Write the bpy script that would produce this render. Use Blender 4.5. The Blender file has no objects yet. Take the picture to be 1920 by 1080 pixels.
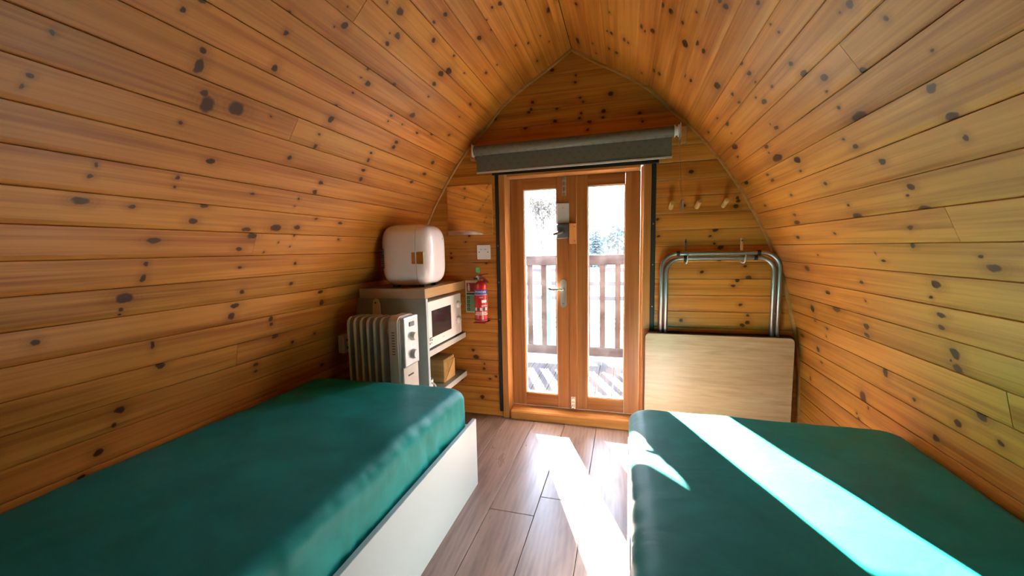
import bpy, bmesh, math, random
from mathutils import Vector, Matrix
random.seed(7)
sc = bpy.context.scene
COL = sc.collection

# ------------------------------------------------------------------ camera
CAM_H = 1.05
D = 2.282                      # inner face of the door wall
cam_d = bpy.data.cameras.new('camera')
cam = bpy.data.objects.new('camera', cam_d); COL.objects.link(cam)
cam_d.sensor_width = 36.0
cam_d.lens = 738.08 * 36 / 1920
cam_d.clip_start = 0.02
yaw, pit, rol = 0.27996499, 0.09872471, -0.01976784
f = Vector((-math.sin(yaw)*math.cos(pit), math.cos(yaw)*math.cos(pit), -math.sin(pit)))
r = f.cross(Vector((0, 0, 1))).normalized(); u = r.cross(f)
r2 = math.cos(rol)*r + math.sin(rol)*u; u2 = -math.sin(rol)*r + math.cos(rol)*u
M = Matrix((r2, u2, -f)).transposed().to_4x4(); M.translation = (0, 0, CAM_H)
cam.matrix_world = M
sc.camera = cam

# ------------------------------------------------------------------ world, sun, exposure
SKY = 11.0
SUN = 105.0
w = bpy.data.worlds.new('sky'); sc.world = w; w.use_nodes = True
nt = w.node_tree; nt.nodes.clear()
wo = nt.nodes.new('ShaderNodeOutputWorld'); bg = nt.nodes.new('ShaderNodeBackground')
tc = nt.nodes.new('ShaderNodeTexCoord'); sx = nt.nodes.new('ShaderNodeSeparateXYZ'); cr = nt.nodes.new('ShaderNodeValToRGB')
cr.color_ramp.elements[0].position = 0.0; cr.color_ramp.elements[0].color = (0.95, 0.96, 1.0, 1)
cr.color_ramp.elements[1].position = 0.7; cr.color_ramp.elements[1].color = (0.50, 0.70, 1.0, 1)
nt.links.new(tc.outputs['Generated'], sx.inputs[0]); nt.links.new(sx.outputs[2], cr.inputs[0])
nt.links.new(cr.outputs[0], bg.inputs[0]); bg.inputs[1].default_value = SKY
nt.links.new(bg.outputs[0], wo.inputs[0])
sd = bpy.data.lights.new('sun', 'SUN'); sd.energy = SUN; sd.angle = math.radians(0.6); sd.color = (1.0, 0.85, 0.70)
sun = bpy.data.objects.new('sun', sd); COL.objects.link(sun)
sun.rotation_euler = Vector((0.415, -1.0, -0.612)).to_track_quat('-Z', 'Y').to_euler()
sun.location = (-4, 10, 6)
sc.view_settings.view_transform = 'Standard'
sc.view_settings.look = 'None'
sc.view_settings.gamma = 1.0
sc.view_settings.use_curve_mapping = False
sc.view_settings.exposure = 1.30
cy = sc.cycles
cy.max_bounces = 12; cy.diffuse_bounces = 8; cy.glossy_bounces = 4; cy.transmission_bounces = 6; cy.transparent_max_bounces = 10
cy.caustics_reflective = True; cy.caustics_refractive = False
cy.sample_clamp_indirect = 30; cy.blur_glossy = 0.6
cy.use_denoising = True
for i, (px, py, pz, sxx, syy, rx) in enumerate([(-0.29, 2.40, 0.775, 0.62, 1.30, -90)]):
    ld = bpy.data.lights.new('window_portal', 'AREA'); ld.shape = 'RECTANGLE'; ld.size = sxx; ld.size_y = syy
    ld.cycles.is_portal = True
    lo = bpy.data.objects.new('window_portal', ld); COL.objects.link(lo)
    lo.location = (px, py, pz); lo.rotation_euler = (math.radians(rx), 0, 0)

# ------------------------------------------------------------------ node helpers
def new_mat(name):
    m = bpy.data.materials.new(name); m.use_nodes = True
    nt = m.node_tree; nt.nodes.clear()
    out = nt.nodes.new('ShaderNodeOutputMaterial'); b = nt.nodes.new('ShaderNodeBsdfPrincipled')
    nt.links.new(b.outputs[0], out.inputs[0])
    return m, nt, b, out
def N(nt, t, **kw):
    n = nt.nodes.new(t)
    for k, v in kw.items(): setattr(n, k, v)
    return n
def setin(n, i, v): n.inputs[i].default_value = v
def math_n(nt, op, a, b=None, c=None, clamp=False):
    n = nt.nodes.new('ShaderNodeMath'); n.operation = op; n.use_clamp = clamp
    for i, v in enumerate((a, b, c)):
        if v is None: continue
        if hasattr(v, 'links'): nt.links.new(v, n.inputs[i])
        else: n.inputs[i].default_value = v
    return n.outputs[0]
def mix(nt, fac, a, b, blend='MIX'):
    n = nt.nodes.new('ShaderNodeMix'); n.data_type = 'RGBA'; n.blend_type = blend
    for s, v in ((n.inputs[0], fac), (n.inputs[6], a), (n.inputs[7], b)):
        if hasattr(v, 'links'): nt.links.new(v, s)
        else: s.default_value = v if not isinstance(v, tuple) or len(v) != 3 else (*v, 1)
    return n.outputs[2]
def ramp(nt, v, p0, p1, smooth=True):
    n = nt.nodes.new('ShaderNodeMapRange'); n.interpolation_type = 'SMOOTHSTEP' if smooth else 'LINEAR'
    nt.links.new(v, n.inputs[0]); n.inputs[1].default_value = p0; n.inputs[2].default_value = p1
    n.inputs[3].default_value = 0; n.inputs[4].default_value = 1
    return n.outputs[0]
def vmath(nt, op, a, b=None):
    n = nt.nodes.new('ShaderNodeVectorMath'); n.operation = op
    for i, v in enumerate((a, b)):
        if v is None: continue
        if hasattr(v, 'links'): nt.links.new(v, n.inputs[i])
        else: n.inputs[i].default_value = v
    return n
def noise(nt, vec, scale, detail=3, rough=0.5, dist=0.0):
    n = nt.nodes.new('ShaderNodeTexNoise'); nt.links.new(vec, n.inputs['Vector'])
    n.inputs['Scale'].default_value = scale; n.inputs['Detail'].default_value = detail
    n.inputs['Roughness'].default_value = rough; n.inputs['Distortion'].default_value = dist
    return n.outputs[0]
def bump(nt, b, h, strength, dist=0.002):
    n = nt.nodes.new('ShaderNodeBump'); n.inputs['Strength'].default_value = strength; n.inputs['Distance'].default_value = dist
    nt.links.new(h, n.inputs['Height']); nt.links.new(n.outputs[0], b.inputs['Normal'])

def plain(name, col, rough=0.5, metal=0.0, spec=0.5, var=0.06, scale=18.0, coat=0.0):
    """a painted, plastic or metal surface with a little procedural unevenness"""
    m, nt, b, out = new_mat(name)
    tcn = N(nt, 'ShaderNodeTexCoord')
    nz = noise(nt, tcn.outputs['Object'], scale, 3)
    c = mix(nt, nz, tuple(max(0, x*(1-var)) for x in col), tuple(min(1, x*(1+var)) for x in col))
    nt.links.new(c, b.inputs['Base Color'])
    b.inputs['Roughness'].default_value = rough; b.inputs['Metallic'].default_value = metal
    b.inputs['Specular IOR Level'].default_value = spec
    b.inputs['Coat Weight'].default_value = coat
    return m

NK = 11
def pine(name, light, dark, knot=(0.055, 0.014, 0.006), knots=True, rough=0.36, vary=0.10, axis=0, spec=0.30):
    """varnished softwood; local X (or the chosen axis) runs along the grain; the knots of a board are read from the board itself"""
    m, nt, b, out = new_mat(name)
    tcn = N(nt, 'ShaderNodeTexCoord'); oi = N(nt, 'ShaderNodeObjectInfo')
    P = tcn.outputs['Object']
    if axis:
        sp = N(nt, 'ShaderNodeSeparateXYZ'); nt.links.new(P, sp.inputs[0]); cb = N(nt, 'ShaderNodeCombineXYZ')
        order = {1: (1, 0, 2), 2: (2, 0, 1)}[axis]
        for i, o in enumerate(order): nt.links.new(sp.outputs[o], cb.inputs[i])
        P = cb.outputs[0]
    off = math_n(nt, 'MULTIPLY', oi.outputs['Random'], 37.0)
    ov = N(nt, 'ShaderNodeCombineXYZ'); nt.links.new(off, ov.inputs[0]); nt.links.new(off, ov.inputs[1]); nt.links.new(off, ov.inputs[2])
    Q = vmath(nt, 'ADD', P, ov.outputs[0]).outputs[0]
    # grain deflected slightly by slow waviness
    sc1 = vmath(nt, 'MULTIPLY', Q, (0.55, 9.0, 9.0)).outputs[0]
    broad = noise(nt, sc1, 2.2, 2, 0.5, 0.35)
    sc2 = vmath(nt, 'MULTIPLY', Q, (1.6, 70.0, 70.0)).outputs[0]
    fine = noise(nt, sc2, 2.4, 3, 0.6, 0.2)
    sc3 = vmath(nt, 'MULTIPLY', Q, (0.5, 22.0, 22.0)).outputs[0]
    rings = noise(nt, sc3, 3.0, 2, 0.55, 0.8)
    g = math_n(nt, 'ADD', math_n(nt, 'MULTIPLY', broad, 0.75), math_n(nt, 'MULTIPLY', rings, 0.55))
    g = math_n(nt, 'ADD', g, math_n(nt, 'MULTIPLY', fine, 0.28))
    gf = ramp(nt, g, 0.58, 1.10)
    c = mix(nt, gf, light, dark)
    # board to board variation
    vv = math_n(nt, 'ADD', math_n(nt, 'MULTIPLY', oi.outputs['Random'], 2*vary), 1 - vary)
    hsv = N(nt, 'ShaderNodeHueSaturation'); nt.links.new(c, hsv.inputs['Color']); nt.links.new(vv, hsv.inputs['Value'])
    hv = math_n(nt, 'ADD', math_n(nt, 'MULTIPLY', math_n(nt, 'FRACT', math_n(nt, 'MULTIPLY', oi.outputs['Random'], 7.3)), 0.007), 0.4965)
    nt.links.new(hv, hsv.inputs['Hue'])
    c = hsv.outputs[0]
    if knots:
        wob = N(nt, 'ShaderNodeTexNoise'); nt.links.new(Q, wob.inputs['Vector']); wob.inputs['Scale'].default_value = 45; wob.inputs['Detail'].default_value = 2
        wv = vmath(nt, 'SUBTRACT', wob.outputs['Color'], (0.5, 0.5, 0.5)).outputs[0]
        PW = vmath(nt, 'ADD', P, vmath(nt, 'MULTIPLY', wv, (0.016, 0.010, 0.0)).outputs[0]).outputs[0]
        dmin = None
        for i in range(NK):
            a = N(nt, 'ShaderNodeAttribute'); a.attribute_type = 'OBJECT'; a.attribute_name = 'knot_%d' % i
            s = N(nt, 'ShaderNodeSeparateXYZ'); nt.links.new(a.outputs['Vector'], s.inputs[0])
            cb = N(nt, 'ShaderNodeCombineXYZ'); nt.links.new(s.outputs[2], cb.inputs[0]); nt.links.new(a.outputs['Alpha'], cb.inputs[1])
            d = vmath(nt, 'SUBTRACT', PW, a.outputs['Vector']).outputs[0]
            d = vmath(nt, 'LENGTH', vmath(nt, 'MULTIPLY', d, cb.outputs[0]).outputs[0]).outputs['Value']
            dmin = d if dmin is None else math_n(nt, 'MINIMUM', dmin, d)
        halo = math_n(nt, 'SUBTRACT', 1.0, ramp(nt, dmin, 0.9, 3.4))
        core = math_n(nt, 'SUBTRACT', 1.0, ramp(nt, dmin, 0.62, 1.12))
        ringk = math_n(nt, 'MULTIPLY', math_n(nt, 'SINE', math_n(nt, 'MULTIPLY', dmin, 11.0)), 0.07)
        c = mix(nt, math_n(nt, 'MULTIPLY', halo, math_n(nt, 'ADD', 0.34, ringk), clamp=True), c, tuple(x*0.55 for x in dark))
        kc = mix(nt, math_n(nt, 'ADD', 0.5, math_n(nt, 'MULTIPLY', ringk, 1.4)), knot, tuple(x*0.45 for x in knot))
        c = mix(nt, math_n(nt, 'MULTIPLY', core, 0.93), c, kc)
    nt.links.new(c, b.inputs['Base Color'])
    b.inputs['Roughness'].default_value = rough
    b.inputs['Specular IOR Level'].default_value = spec
    bump(nt, b, fine, 0.12, 0.0008)
    return m

MAT = {}
MAT['pine'] = pine('varnished pine', (0.60, 0.240, 0.042), (0.32, 0.094, 0.010))
MAT['pine_trim'] = pine('pine trim', (0.52, 0.25, 0.075), (0.36, 0.15, 0.035), knots=False)
MAT['door_wood'] = pine('stained door wood', (0.42, 0.165, 0.045), (0.25, 0.082, 0.020), knots=False, rough=0.33, vary=0.08, axis=2)
MAT['door_wood_x'] = pine('stained door wood crosswise', (0.42, 0.165, 0.045), (0.25, 0.082, 0.020), knots=False, rough=0.33, vary=0.08, axis=0)
MAT['frame_wood'] = pine('door frame pine', (0.52, 0.225, 0.06), (0.33, 0.12, 0.028), knots=False, vary=0.05, axis=2)
MAT['frame_wood_x'] = pine('door frame pine crosswise', (0.52, 0.225, 0.06), (0.33, 0.12, 0.028), knots=False, vary=0.05, axis=0)
MAT['backing'] = plain('dark board backing', (0.05, 0.022, 0.007), 0.8)
MAT['white_lam'] = plain('white laminate', (0.44, 0.50, 0.53), 0.38, var=0.02)
MAT['grey_lam'] = plain('grey green painted board', (0.27, 0.30, 0.285), 0.5, var=0.05)
MAT['shelf_edge'] = plain('pale grey edging', (0.52, 0.51, 0.47), 0.5, var=0.04)
MAT['white_plastic'] = plain('white plastic', (0.80, 0.78, 0.80), 0.3, var=0.015, coat=0.2)
MAT['fridge_white'] = plain('glossy pale plastic', (0.80, 0.76, 0.82), 0.2, var=0.01, coat=0.6)
MAT['micro_white'] = plain('white enamel', (0.80, 0.77, 0.76), 0.32, var=0.02)
MAT['rad_white'] = plain('off white enamel', (0.62, 0.58, 0.53), 0.35, var=0.03)
MAT['silver'] = plain('silver plastic', (0.62, 0.62, 0.66), 0.28, metal=0.55, var=0.2, scale=30)
MAT['black'] = plain('black rubber', (0.010, 0.010, 0.012), 0.6)
MAT['black_gloss'] = plain('dark glass', (0.030, 0.024, 0.026), 0.12, spec=0.6)
MAT['dark'] = plain('dark print', (0.05, 0.045, 0.05), 0.5)
MAT['grey_print'] = plain('grey print', (0.45, 0.44, 0.45), 0.5)
MAT['steel'] = plain('brushed steel tube', (0.36, 0.36, 0.355), 0.40, metal=0.95, var=0.08)
MAT['chrome'] = plain('chrome', (0.75, 0.74, 0.72), 0.16, metal=1.0)
MAT['brass'] = plain('bronze tinted metal', (0.48, 0.34, 0.14), 0.3, metal=0.85, var=0.2, scale=60)
MAT['lock_white'] = plain('pale grey enamel', (0.62, 0.60, 0.60), 0.4)
MAT['lock_grey'] = plain('slate grey enamel', (0.16, 0.17, 0.19), 0.4, metal=0.3)
MAT['handle'] = plain('satin nickel', (0.62, 0.58, 0.52), 0.3, metal=0.7)
MAT['red'] = plain('red gloss paint', (0.52, 0.012, 0.014), 0.22, coat=0.5)
MAT['red_dark'] = plain('dark red plastic', (0.25, 0.012, 0.012), 0.4)
MAT['blue_band'] = plain('blue label', (0.05, 0.05, 0.36), 0.4)
MAT['label_white'] = plain('white label print', (0.80, 0.70, 0.70), 0.4)
MAT['green_tag'] = plain('green plastic', (0.06, 0.48, 0.16), 0.4)
MAT['sign_cream'] = plain('cream sign board', (0.80, 0.74, 0.50), 0.5)
MAT['sign_green'] = plain('pale green sign', (0.26, 0.50, 0.27), 0.5)
MAT['sign_dark'] = plain('dark green print', (0.03, 0.10, 0.06), 0.5)
MAT['sign_red'] = plain('sign red', (0.36, 0.035, 0.03), 0.5)
MAT['peg_wood'] = pine('pale dowel', (0.66, 0.42, 0.18), (0.5, 0.28, 0.10), knots=False, vary=0.04)
MAT['box_wood'] = pine('wooden box', (0.42, 0.26, 0.095), (0.26, 0.14, 0.045), knots=False, vary=0.04)
MAT['worktop'] = pine('worktop timber', (0.50, 0.30, 0.13), (0.33, 0.17, 0.06), knots=False, vary=0.04, axis=1)
MAT['worktop_edge'] = plain('worktop end edging', (0.46, 0.35, 0.27), 0.45, var=0.06)
MAT['table_edge'] = plain('dark brown edging', (0.060, 0.016, 0.008), 0.45)
MAT['fence_wood'] = pine('weathered fence timber', (0.080, 0.062, 0.056), (0.042, 0.032, 0.030), knots=False, rough=0.8, axis=2, spec=0.2)
MAT['fence_wood_x'] = pine('weathered rail timber', (0.065, 0.055, 0.058), (0.035, 0.029, 0.032), knots=False, rough=0.8, axis=0, spec=0.2)
MAT['deck_wood'] = pine('weathered deck timber', (0.034, 0.032, 0.036), (0.020, 0.019, 0.022), knots=False, rough=0.8, axis=1, spec=0.2)
MAT['post_blue'] = plain('blue grey post', (0.05, 0.085, 0.12), 0.8)
MAT['bark'] = plain('bark', (0.06, 0.05, 0.045), 0.9)
MAT['leaf_dark'] = plain('blue green foliage', (0.055, 0.085, 0.095), 0.8, var=0.3)
MAT['leaf_pale'] = plain('pale dry twigs', (0.10, 0.09, 0.07), 0.8, var=0.3)

# mirror
m, nt, b, out = new_mat('mirror glass')
b.inputs['Metallic'].default_value = 1.0; b.inputs['Roughness'].default_value = 0.03; b.inputs['Base Color'].default_value = (0.90, 0.85, 0.78, 1)
MAT['mirror'] = m

# door glass: clear, with a film of dust that scatters some of the light falling on it
m, nt, b, out = new_mat('dusty clear glass')
nt.nodes.remove(b)
tr = N(nt, 'ShaderNodeBsdfTransparent'); gl = N(nt, 'ShaderNodeBsdfGlossy'); gl.inputs['Roughness'].default_value = 0.02
fr = N(nt, 'ShaderNodeFresnel'); fr.inputs[0].default_value = 1.45
m1 = N(nt, 'ShaderNodeMixShader'); nt.links.new(fr.outputs[0], m1.inputs[0]); nt.links.new(tr.outputs[0], m1.inputs[1]); nt.links.new(gl.outputs[0], m1.inputs[2])
dl = N(nt, 'ShaderNodeBsdfTranslucent'); dl.inputs[0].default_value = (0.9, 0.92, 0.95, 1)
tcn = N(nt, 'ShaderNodeTexCoord'); nz = noise(nt, tcn.outputs['Object'], 9, 5, 0.65)
m2 = N(nt, 'ShaderNodeMixShader'); nt.links.new(math_n(nt, 'MULTIPLY', ramp(nt, nz, 0.3, 0.75), 0.004), m2.inputs[0])
nt.links.new(m1.outputs[0], m2.inputs[1]); nt.links.new(dl.outputs[0], m2.inputs[2]); nt.links.new(m2.outputs[0], out.inputs[0])
MAT['glass'] = m

# fitted sheet: smooth teal cotton with soft creases
m, nt, b, out = new_mat('teal cotton sheet')
tcn = N(nt, 'ShaderNodeTexCoord')
n1 = noise(nt, tcn.outputs['Object'], 5, 4, 0.6, 0.6); n2 = noise(nt, tcn.outputs['Object'], 900, 2)
c = mix(nt, ramp(nt, n1, 0.3, 0.75), (0.003, 0.190, 0.185), (0.006, 0.262, 0.258))
nt.links.new(c, b.inputs['Base Color']); b.inputs['Roughness'].default_value = 0.5
b.inputs['Specular IOR Level'].default_value = 0.18
b.inputs['Sheen Weight'].default_value = 0.02; b.inputs['Sheen Roughness'].default_value = 0.4; b.inputs['Sheen Tint'].default_value = (0.5, 0.9, 0.9, 1)
n3 = noise(nt, vmath(nt, 'MULTIPLY', tcn.outputs['Object'], (1.0, 1.6, 1.0)).outputs[0], 7, 3, 0.5, 0.8)
h = math_n(nt, 'ADD', math_n(nt, 'MULTIPLY', n3, 1.0), math_n(nt, 'MULTIPLY', n2, 0.03))
bump(nt, b, h, 0.2, 0.012)
MAT['sheet'] = m

# floor boards: printed grey brown oak
m, nt, b, out = new_mat('grey brown floor board')
tcn = N(nt, 'ShaderNodeTexCoord'); oi = N(nt, 'ShaderNodeObjectInfo')
off = math_n(nt, 'MULTIPLY', oi.outputs['Random'], 23.0)
ov = N(nt, 'ShaderNodeCombineXYZ'); nt.links.new(off, ov.inputs[0]); nt.links.new(off, ov.inputs[1])
Q = vmath(nt, 'ADD', tcn.outputs['Object'], ov.outputs[0]).outputs[0]
a1 = noise(nt, vmath(nt, 'MULTIPLY', Q, (8, 1.1, 8)).outputs[0], 1.7, 4, 0.6, 1.2)
a2 = noise(nt, vmath(nt, 'MULTIPLY', Q, (45, 2.0, 45)).outputs[0], 1.6, 3, 0.5, 0.6)
wv = N(nt, 'ShaderNodeTexWave'); wv.wave_type = 'RINGS'; wv.rings_direction = 'Z'
nt.links.new(vmath(nt, 'MULTIPLY', Q, (1.0, 0.22, 0.0)).outputs[0], wv.inputs['Vector'])
wv.inputs['Scale'].default_value = 16; wv.inputs['Distortion'].default_value = 7; wv.inputs['Detail'].default_value = 2; wv.inputs['Detail Scale'].default_value = 0.8
g = math_n(nt, 'ADD', math_n(nt, 'MULTIPLY', a1, 0.75), math_n(nt, 'MULTIPLY', a2, 0.20))
g = math_n(nt, 'ADD', g, math_n(nt, 'MULTIPLY', wv.outputs['Fac'], 0.07))
c = mix(nt, ramp(nt, g, 0.3, 0.85), (0.27, 0.180, 0.150), (0.120, 0.070, 0.058))
nt.links.new(c, b.inputs['Base Color']); b.inputs['Roughness'].default_value = 0.3; b.inputs['Specular IOR Level'].default_value = 0.38
nt.links.new(math_n(nt, 'ADD', 0.22, math_n(nt, 'MULTIPLY', a1, 0.16)), b.inputs['Roughness'])
bump(nt, b, a2, 0.06, 0.001)
MAT['floor'] = m

# table laminate: pale oak print, grain along X
m, nt, b, out = new_mat('pale oak laminate')
tcn = N(nt, 'ShaderNodeTexCoord')
a1 = noise(nt, vmath(nt, 'MULTIPLY', tcn.outputs['Object'], (2.0, 24, 24)).outputs[0], 2.4, 4, 0.6, 0.7)
a2 = noise(nt, vmath(nt, 'MULTIPLY', tcn.outputs['Object'], (5, 90, 90)).outputs[0], 1.6, 2, 0.5)
c = mix(nt, ramp(nt, math_n(nt, 'ADD', math_n(nt, 'MULTIPLY', a1, 0.75), math_n(nt, 'MULTIPLY', a2, 0.25)), 0.3, 0.72), (0.50, 0.335, 0.200), (0.36, 0.225, 0.118))
nt.links.new(c, b.inputs['Base Color']); b.inputs['Roughness'].default_value = 0.36
MAT['oak_lam'] = m

# roller blind fabric: woven grey green with a faint tulip lattice print
m, nt, b, out = new_mat('grey green blind fabric')
tcn = N(nt, 'ShaderNodeTexCoord')
sp = N(nt, 'ShaderNodeSeparateXYZ'); nt.links.new(tcn.outputs['Object'], sp.inputs[0])
px = math_n(nt, 'MULTIPLY', sp.outputs[0], 19.0); pz = math_n(nt, 'MULTIPLY', sp.outputs[2], 17.0)
def cell(dx, dz):
    fx = math_n(nt, 'SUBTRACT', math_n(nt, 'FRACT', math_n(nt, 'ADD', px, dx)), 0.5)
    fz = math_n(nt, 'SUBTRACT', math_n(nt, 'FRACT', math_n(nt, 'ADD', pz, dz)), 0.5)
    lens = math_n(nt, 'SUBTRACT', 0.40, math_n(nt, 'MULTIPLY', math_n(nt, 'POWER', math_n(nt, 'ABSOLUTE', fz), 2.0), 1.7))
    return ramp(nt, math_n(nt, 'SUBTRACT', lens, math_n(nt, 'ABSOLUTE', fx)), 0.0, 0.07)
pat = math_n(nt, 'MAXIMUM', cell(0, 0), cell(0.5, 0.5))
wn = noise(nt, vmath(nt, 'MULTIPLY', tcn.outputs['Object'], (420, 420, 160)).outputs[0], 1.0, 2)
c = mix(nt, math_n(nt, 'MULTIPLY', pat, 0.55), (0.135, 0.130, 0.105), (0.20, 0.195, 0.160))
c = mix(nt, math_n(nt, 'MULTIPLY', wn, 0.5), c, (0.12, 0.115, 0.09), 'MULTIPLY')
nt.links.new(c, b.inputs['Base Color']); b.inputs['Roughness'].default_value = 0.75; b.inputs['Sheen Weight'].default_value = 0.15
MAT['blind'] = m

# grass
m, nt, b, out = new_mat('short field grass')
tcn = N(nt, 'ShaderNodeTexCoord')
a1 = noise(nt, tcn.outputs['Object'], 0.9, 5, 0.6); a2 = noise(nt, tcn.outputs['Object'], 9, 3)
c = mix(nt, ramp(nt, a1, 0.35, 0.65), (0.040, 0.060, 0.020), (0.085, 0.080, 0.045))
c = mix(nt, math_n(nt, 'MULTIPLY', a2, 0.5), c, (0.018, 0.032, 0.012))
nt.links.new(c, b.inputs['Base Color']); b.inputs['Roughness'].default_value = 0.9
bump(nt, b, a2, 0.6, 0.05)
MAT['grass'] = m

# ------------------------------------------------------------------ geometry helpers
def obj(name, bm, mat, parent=None, smooth=False, loc=None, rot=None):
    me = bpy.data.meshes.new(name)
    bmesh.ops.recalc_face_normals(bm, faces=bm.faces)
    bm.to_mesh(me); bm.free()
    return obj_me(name, me, mat, parent, smooth, loc, rot)
def obj_me(name, me, mat, parent=None, smooth=False, loc=None, rot=None):
    if smooth is not False:
        for p in me.polygons: p.use_smooth = True
        if smooth is not True:
            me.set_sharp_from_angle(angle=math.radians(smooth))
    if not me.materials: me.materials.append(MAT[mat] if isinstance(mat, str) else mat)
    o = bpy.data.objects.new(name, me); COL.objects.link(o)
    if parent: o.parent = parent
    if loc is not None: o.location = loc
    if rot is not None: o.rotation_euler = rot
    return o
def root(name, loc=(0, 0, 0), rot=(0, 0, 0), label=None, cat=None, group=None, kind=None):
    o = bpy.data.objects.new(name, None); COL.objects.link(o); o.location = loc; o.rotation_euler = rot
    o.empty_display_size = 0.05
    return tag(o, label, cat, group, kind)
def tag(o, label=None, cat=None, group=None, kind=None):
    if label: o['label'] = label
    if cat: o['category'] = cat
    if group: o['group'] = group
    if kind: o['kind'] = kind
    return o
def BM(): return bmesh.new()
def box(bm, x0, x1, y0, y1, z0, z1, bev=0.0, seg=2):
    ret = bmesh.ops.create_cube(bm, size=1.0); vs = ret['verts']
    for v in vs:
        v.co = Vector(((x0+x1)/2 + v.co.x*(x1-x0), (y0+y1)/2 + v.co.y*(y1-y0), (z0+z1)/2 + v.co.z*(z1-z0)))
    if bev:
        es = list({e for v in vs for e in v.link_edges})
        bmesh.ops.bevel(bm, geom=es, offset=bev, segments=seg, affect='EDGES', profile=0.5)
    return bm
def boxes(*bs, bev=0.0, seg=1):
    bm = BM()
    for q in bs: box(bm, *q, bev=bev, seg=seg)
    return bm
def pieces(name, bs, mat, parent, bev=0.0, seg=1):
    return [obj(name, boxes(q, bev=bev, seg=seg), mat, parent) for q in bs]
def tube(bm, pts, rad, n=12, closed=False, caps=True):
    pts = [Vector(p) for p in pts]; rings = []
    rads = rad if isinstance(rad, (list, tuple)) else [rad]*len(pts)
    up = None
    for i, p in enumerate(pts):
        if closed: t = pts[(i+1) % len(pts)] - pts[i-1]
        else: t = pts[min(i+1, len(pts)-1)] - pts[max(i-1, 0)]
        t.normalize()
        if up is None:
            a = Vector((0, 0, 1)) if abs(t.z) < 0.9 else Vector((1, 0, 0))
            up = (a - a.dot(t)*t).normalized()
        else: up = (up - up.dot(t)*t).normalized()
        s = t.cross(up)
        rings.append([bm.verts.new(p + rads[i]*(math.cos(2*math.pi*k/n)*up + math.sin(2*math.pi*k/n)*s)) for k in range(n)])
    m = len(rings)
    for i in range(m if closed else m-1):
        a, b2 = rings[i], rings[(i+1) % m]
        for k in range(n): bm.faces.new((a[k], a[(k+1) % n], b2[(k+1) % n], b2[k]))
    if caps and not closed:
        bm.faces.new(rings[0][::-1]); bm.faces.new(rings[-1])
    return bm
def lathe(bm, prof, n=24, M4=None):
    rings = []
    for rr, z in prof:
        rings.append([bm.verts.new((rr*math.cos(2*math.pi*k/n), rr*math.sin(2*math.pi*k/n), z)) for k in range(n)])
    for a, b2 in zip(rings, rings[1:]):
        for k in range(n): bm.faces.new((a[k], a[(k+1) % n], b2[(k+1) % n], b2[k]))
    bm.faces.new(rings[0][::-1]); bm.faces.new(rings[-1])
    if M4 is not None:
        bmesh.ops.transform(bm, matrix=M4, verts=[v for rg in rings for v in rg])
    return bm
def prism(bm, poly, a0, a1, plane='xz'):
    """extrude a polygon given in a plane along the remaining axis"""
    mk = {'xz': lambda p, a: (p[0], a, p[1]), 'xy': lambda p, a: (p[0], p[1], a), 'yz': lambda p, a: (a, p[0], p[1])}[plane]
    v0 = [bm.verts.new(mk(p, a0)) for p in poly]; v1 = [bm.verts.new(mk(p, a1)) for p in poly]
    n = len(poly)
    bm.faces.new(v0[::-1]); bm.faces.new(v1)
    for i in range(n): bm.faces.new((v0[i], v0[(i+1) % n], v1[(i+1) % n], v1[i]))
    return bm
def rrect(hx, hy, rr, n=6):
    rr = max(min(rr, hx*0.999, hy*0.999), 1e-4); pts = []
    for cx, cyy, a0 in ((hx-rr, hy-rr, 0), (-hx+rr, hy-rr, 90), (-hx+rr, -hy+rr, 180), (hx-rr, -hy+rr, 270)):
        for i in range(n+1):
            a = math.radians(a0 + 90*i/n); pts.append((cx + rr*math.cos(a), cyy + rr*math.sin(a)))
    return pts
def superbox(hx, hy, hz, p, n=14):
    """rounded body: a cube sphere normalised in the p-norm"""
    bm = BM(); vs = {}
    def vert(i, j, k):
        key = (i, j, k)
        if key not in vs:
            q = Vector((i/n*2-1, j/n*2-1, k/n*2-1))
            q = Vector((math.sin(c*math.pi/2*0.999) if False else c for c in q))
            s = (abs(q.x)**p + abs(q.y)**p + abs(q.z)**p) ** (1/p)
            q = q / s
            vs[key] = bm.verts.new((q.x*hx, q.y*hy, q.z*hz))
        return vs[key]
    for i in range(n):
        for j in range(n):
            for k in (0, n):
                bm.faces.new((vert(i, j, k), vert(i+1, j, k), vert(i+1, j+1, k), vert(i, j+1, k)))
                bm.faces.new((vert(i, k, j), vert(i+1, k, j), vert(i+1, k, j+1), vert(i, k, j+1)))
                bm.faces.new((vert(k, i, j), vert(k, i+1, j), vert(k, i+1, j+1), vert(k, i, j+1)))
    return bm
def text_mesh(s, size, mat, depth=0.0004):
    cu = bpy.data.curves.new('lettering', 'FONT'); cu.body = s; cu.size = size; cu.extrude = depth; cu.align_x = 'CENTER'; cu.align_y = 'CENTER'
    cu.resolution_u = 2
    to = bpy.data.objects.new('lettering', cu); COL.objects.link(to)
    dg = bpy.context.evaluated_depsgraph_get()
    me = bpy.data.meshes.new_from_object(to.evaluated_get(dg))
    bpy.data.objects.remove(to); bpy.data.curves.remove(cu)
    me.materials.clear(); me.materials.append(MAT[mat])
    return me
def back(p, y):
    """carry a point measured on the door wall to the plane at depth y"""
    s = y / D
    return (p[0]*s, CAM_H + (p[1]-CAM_H)*s)

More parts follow.
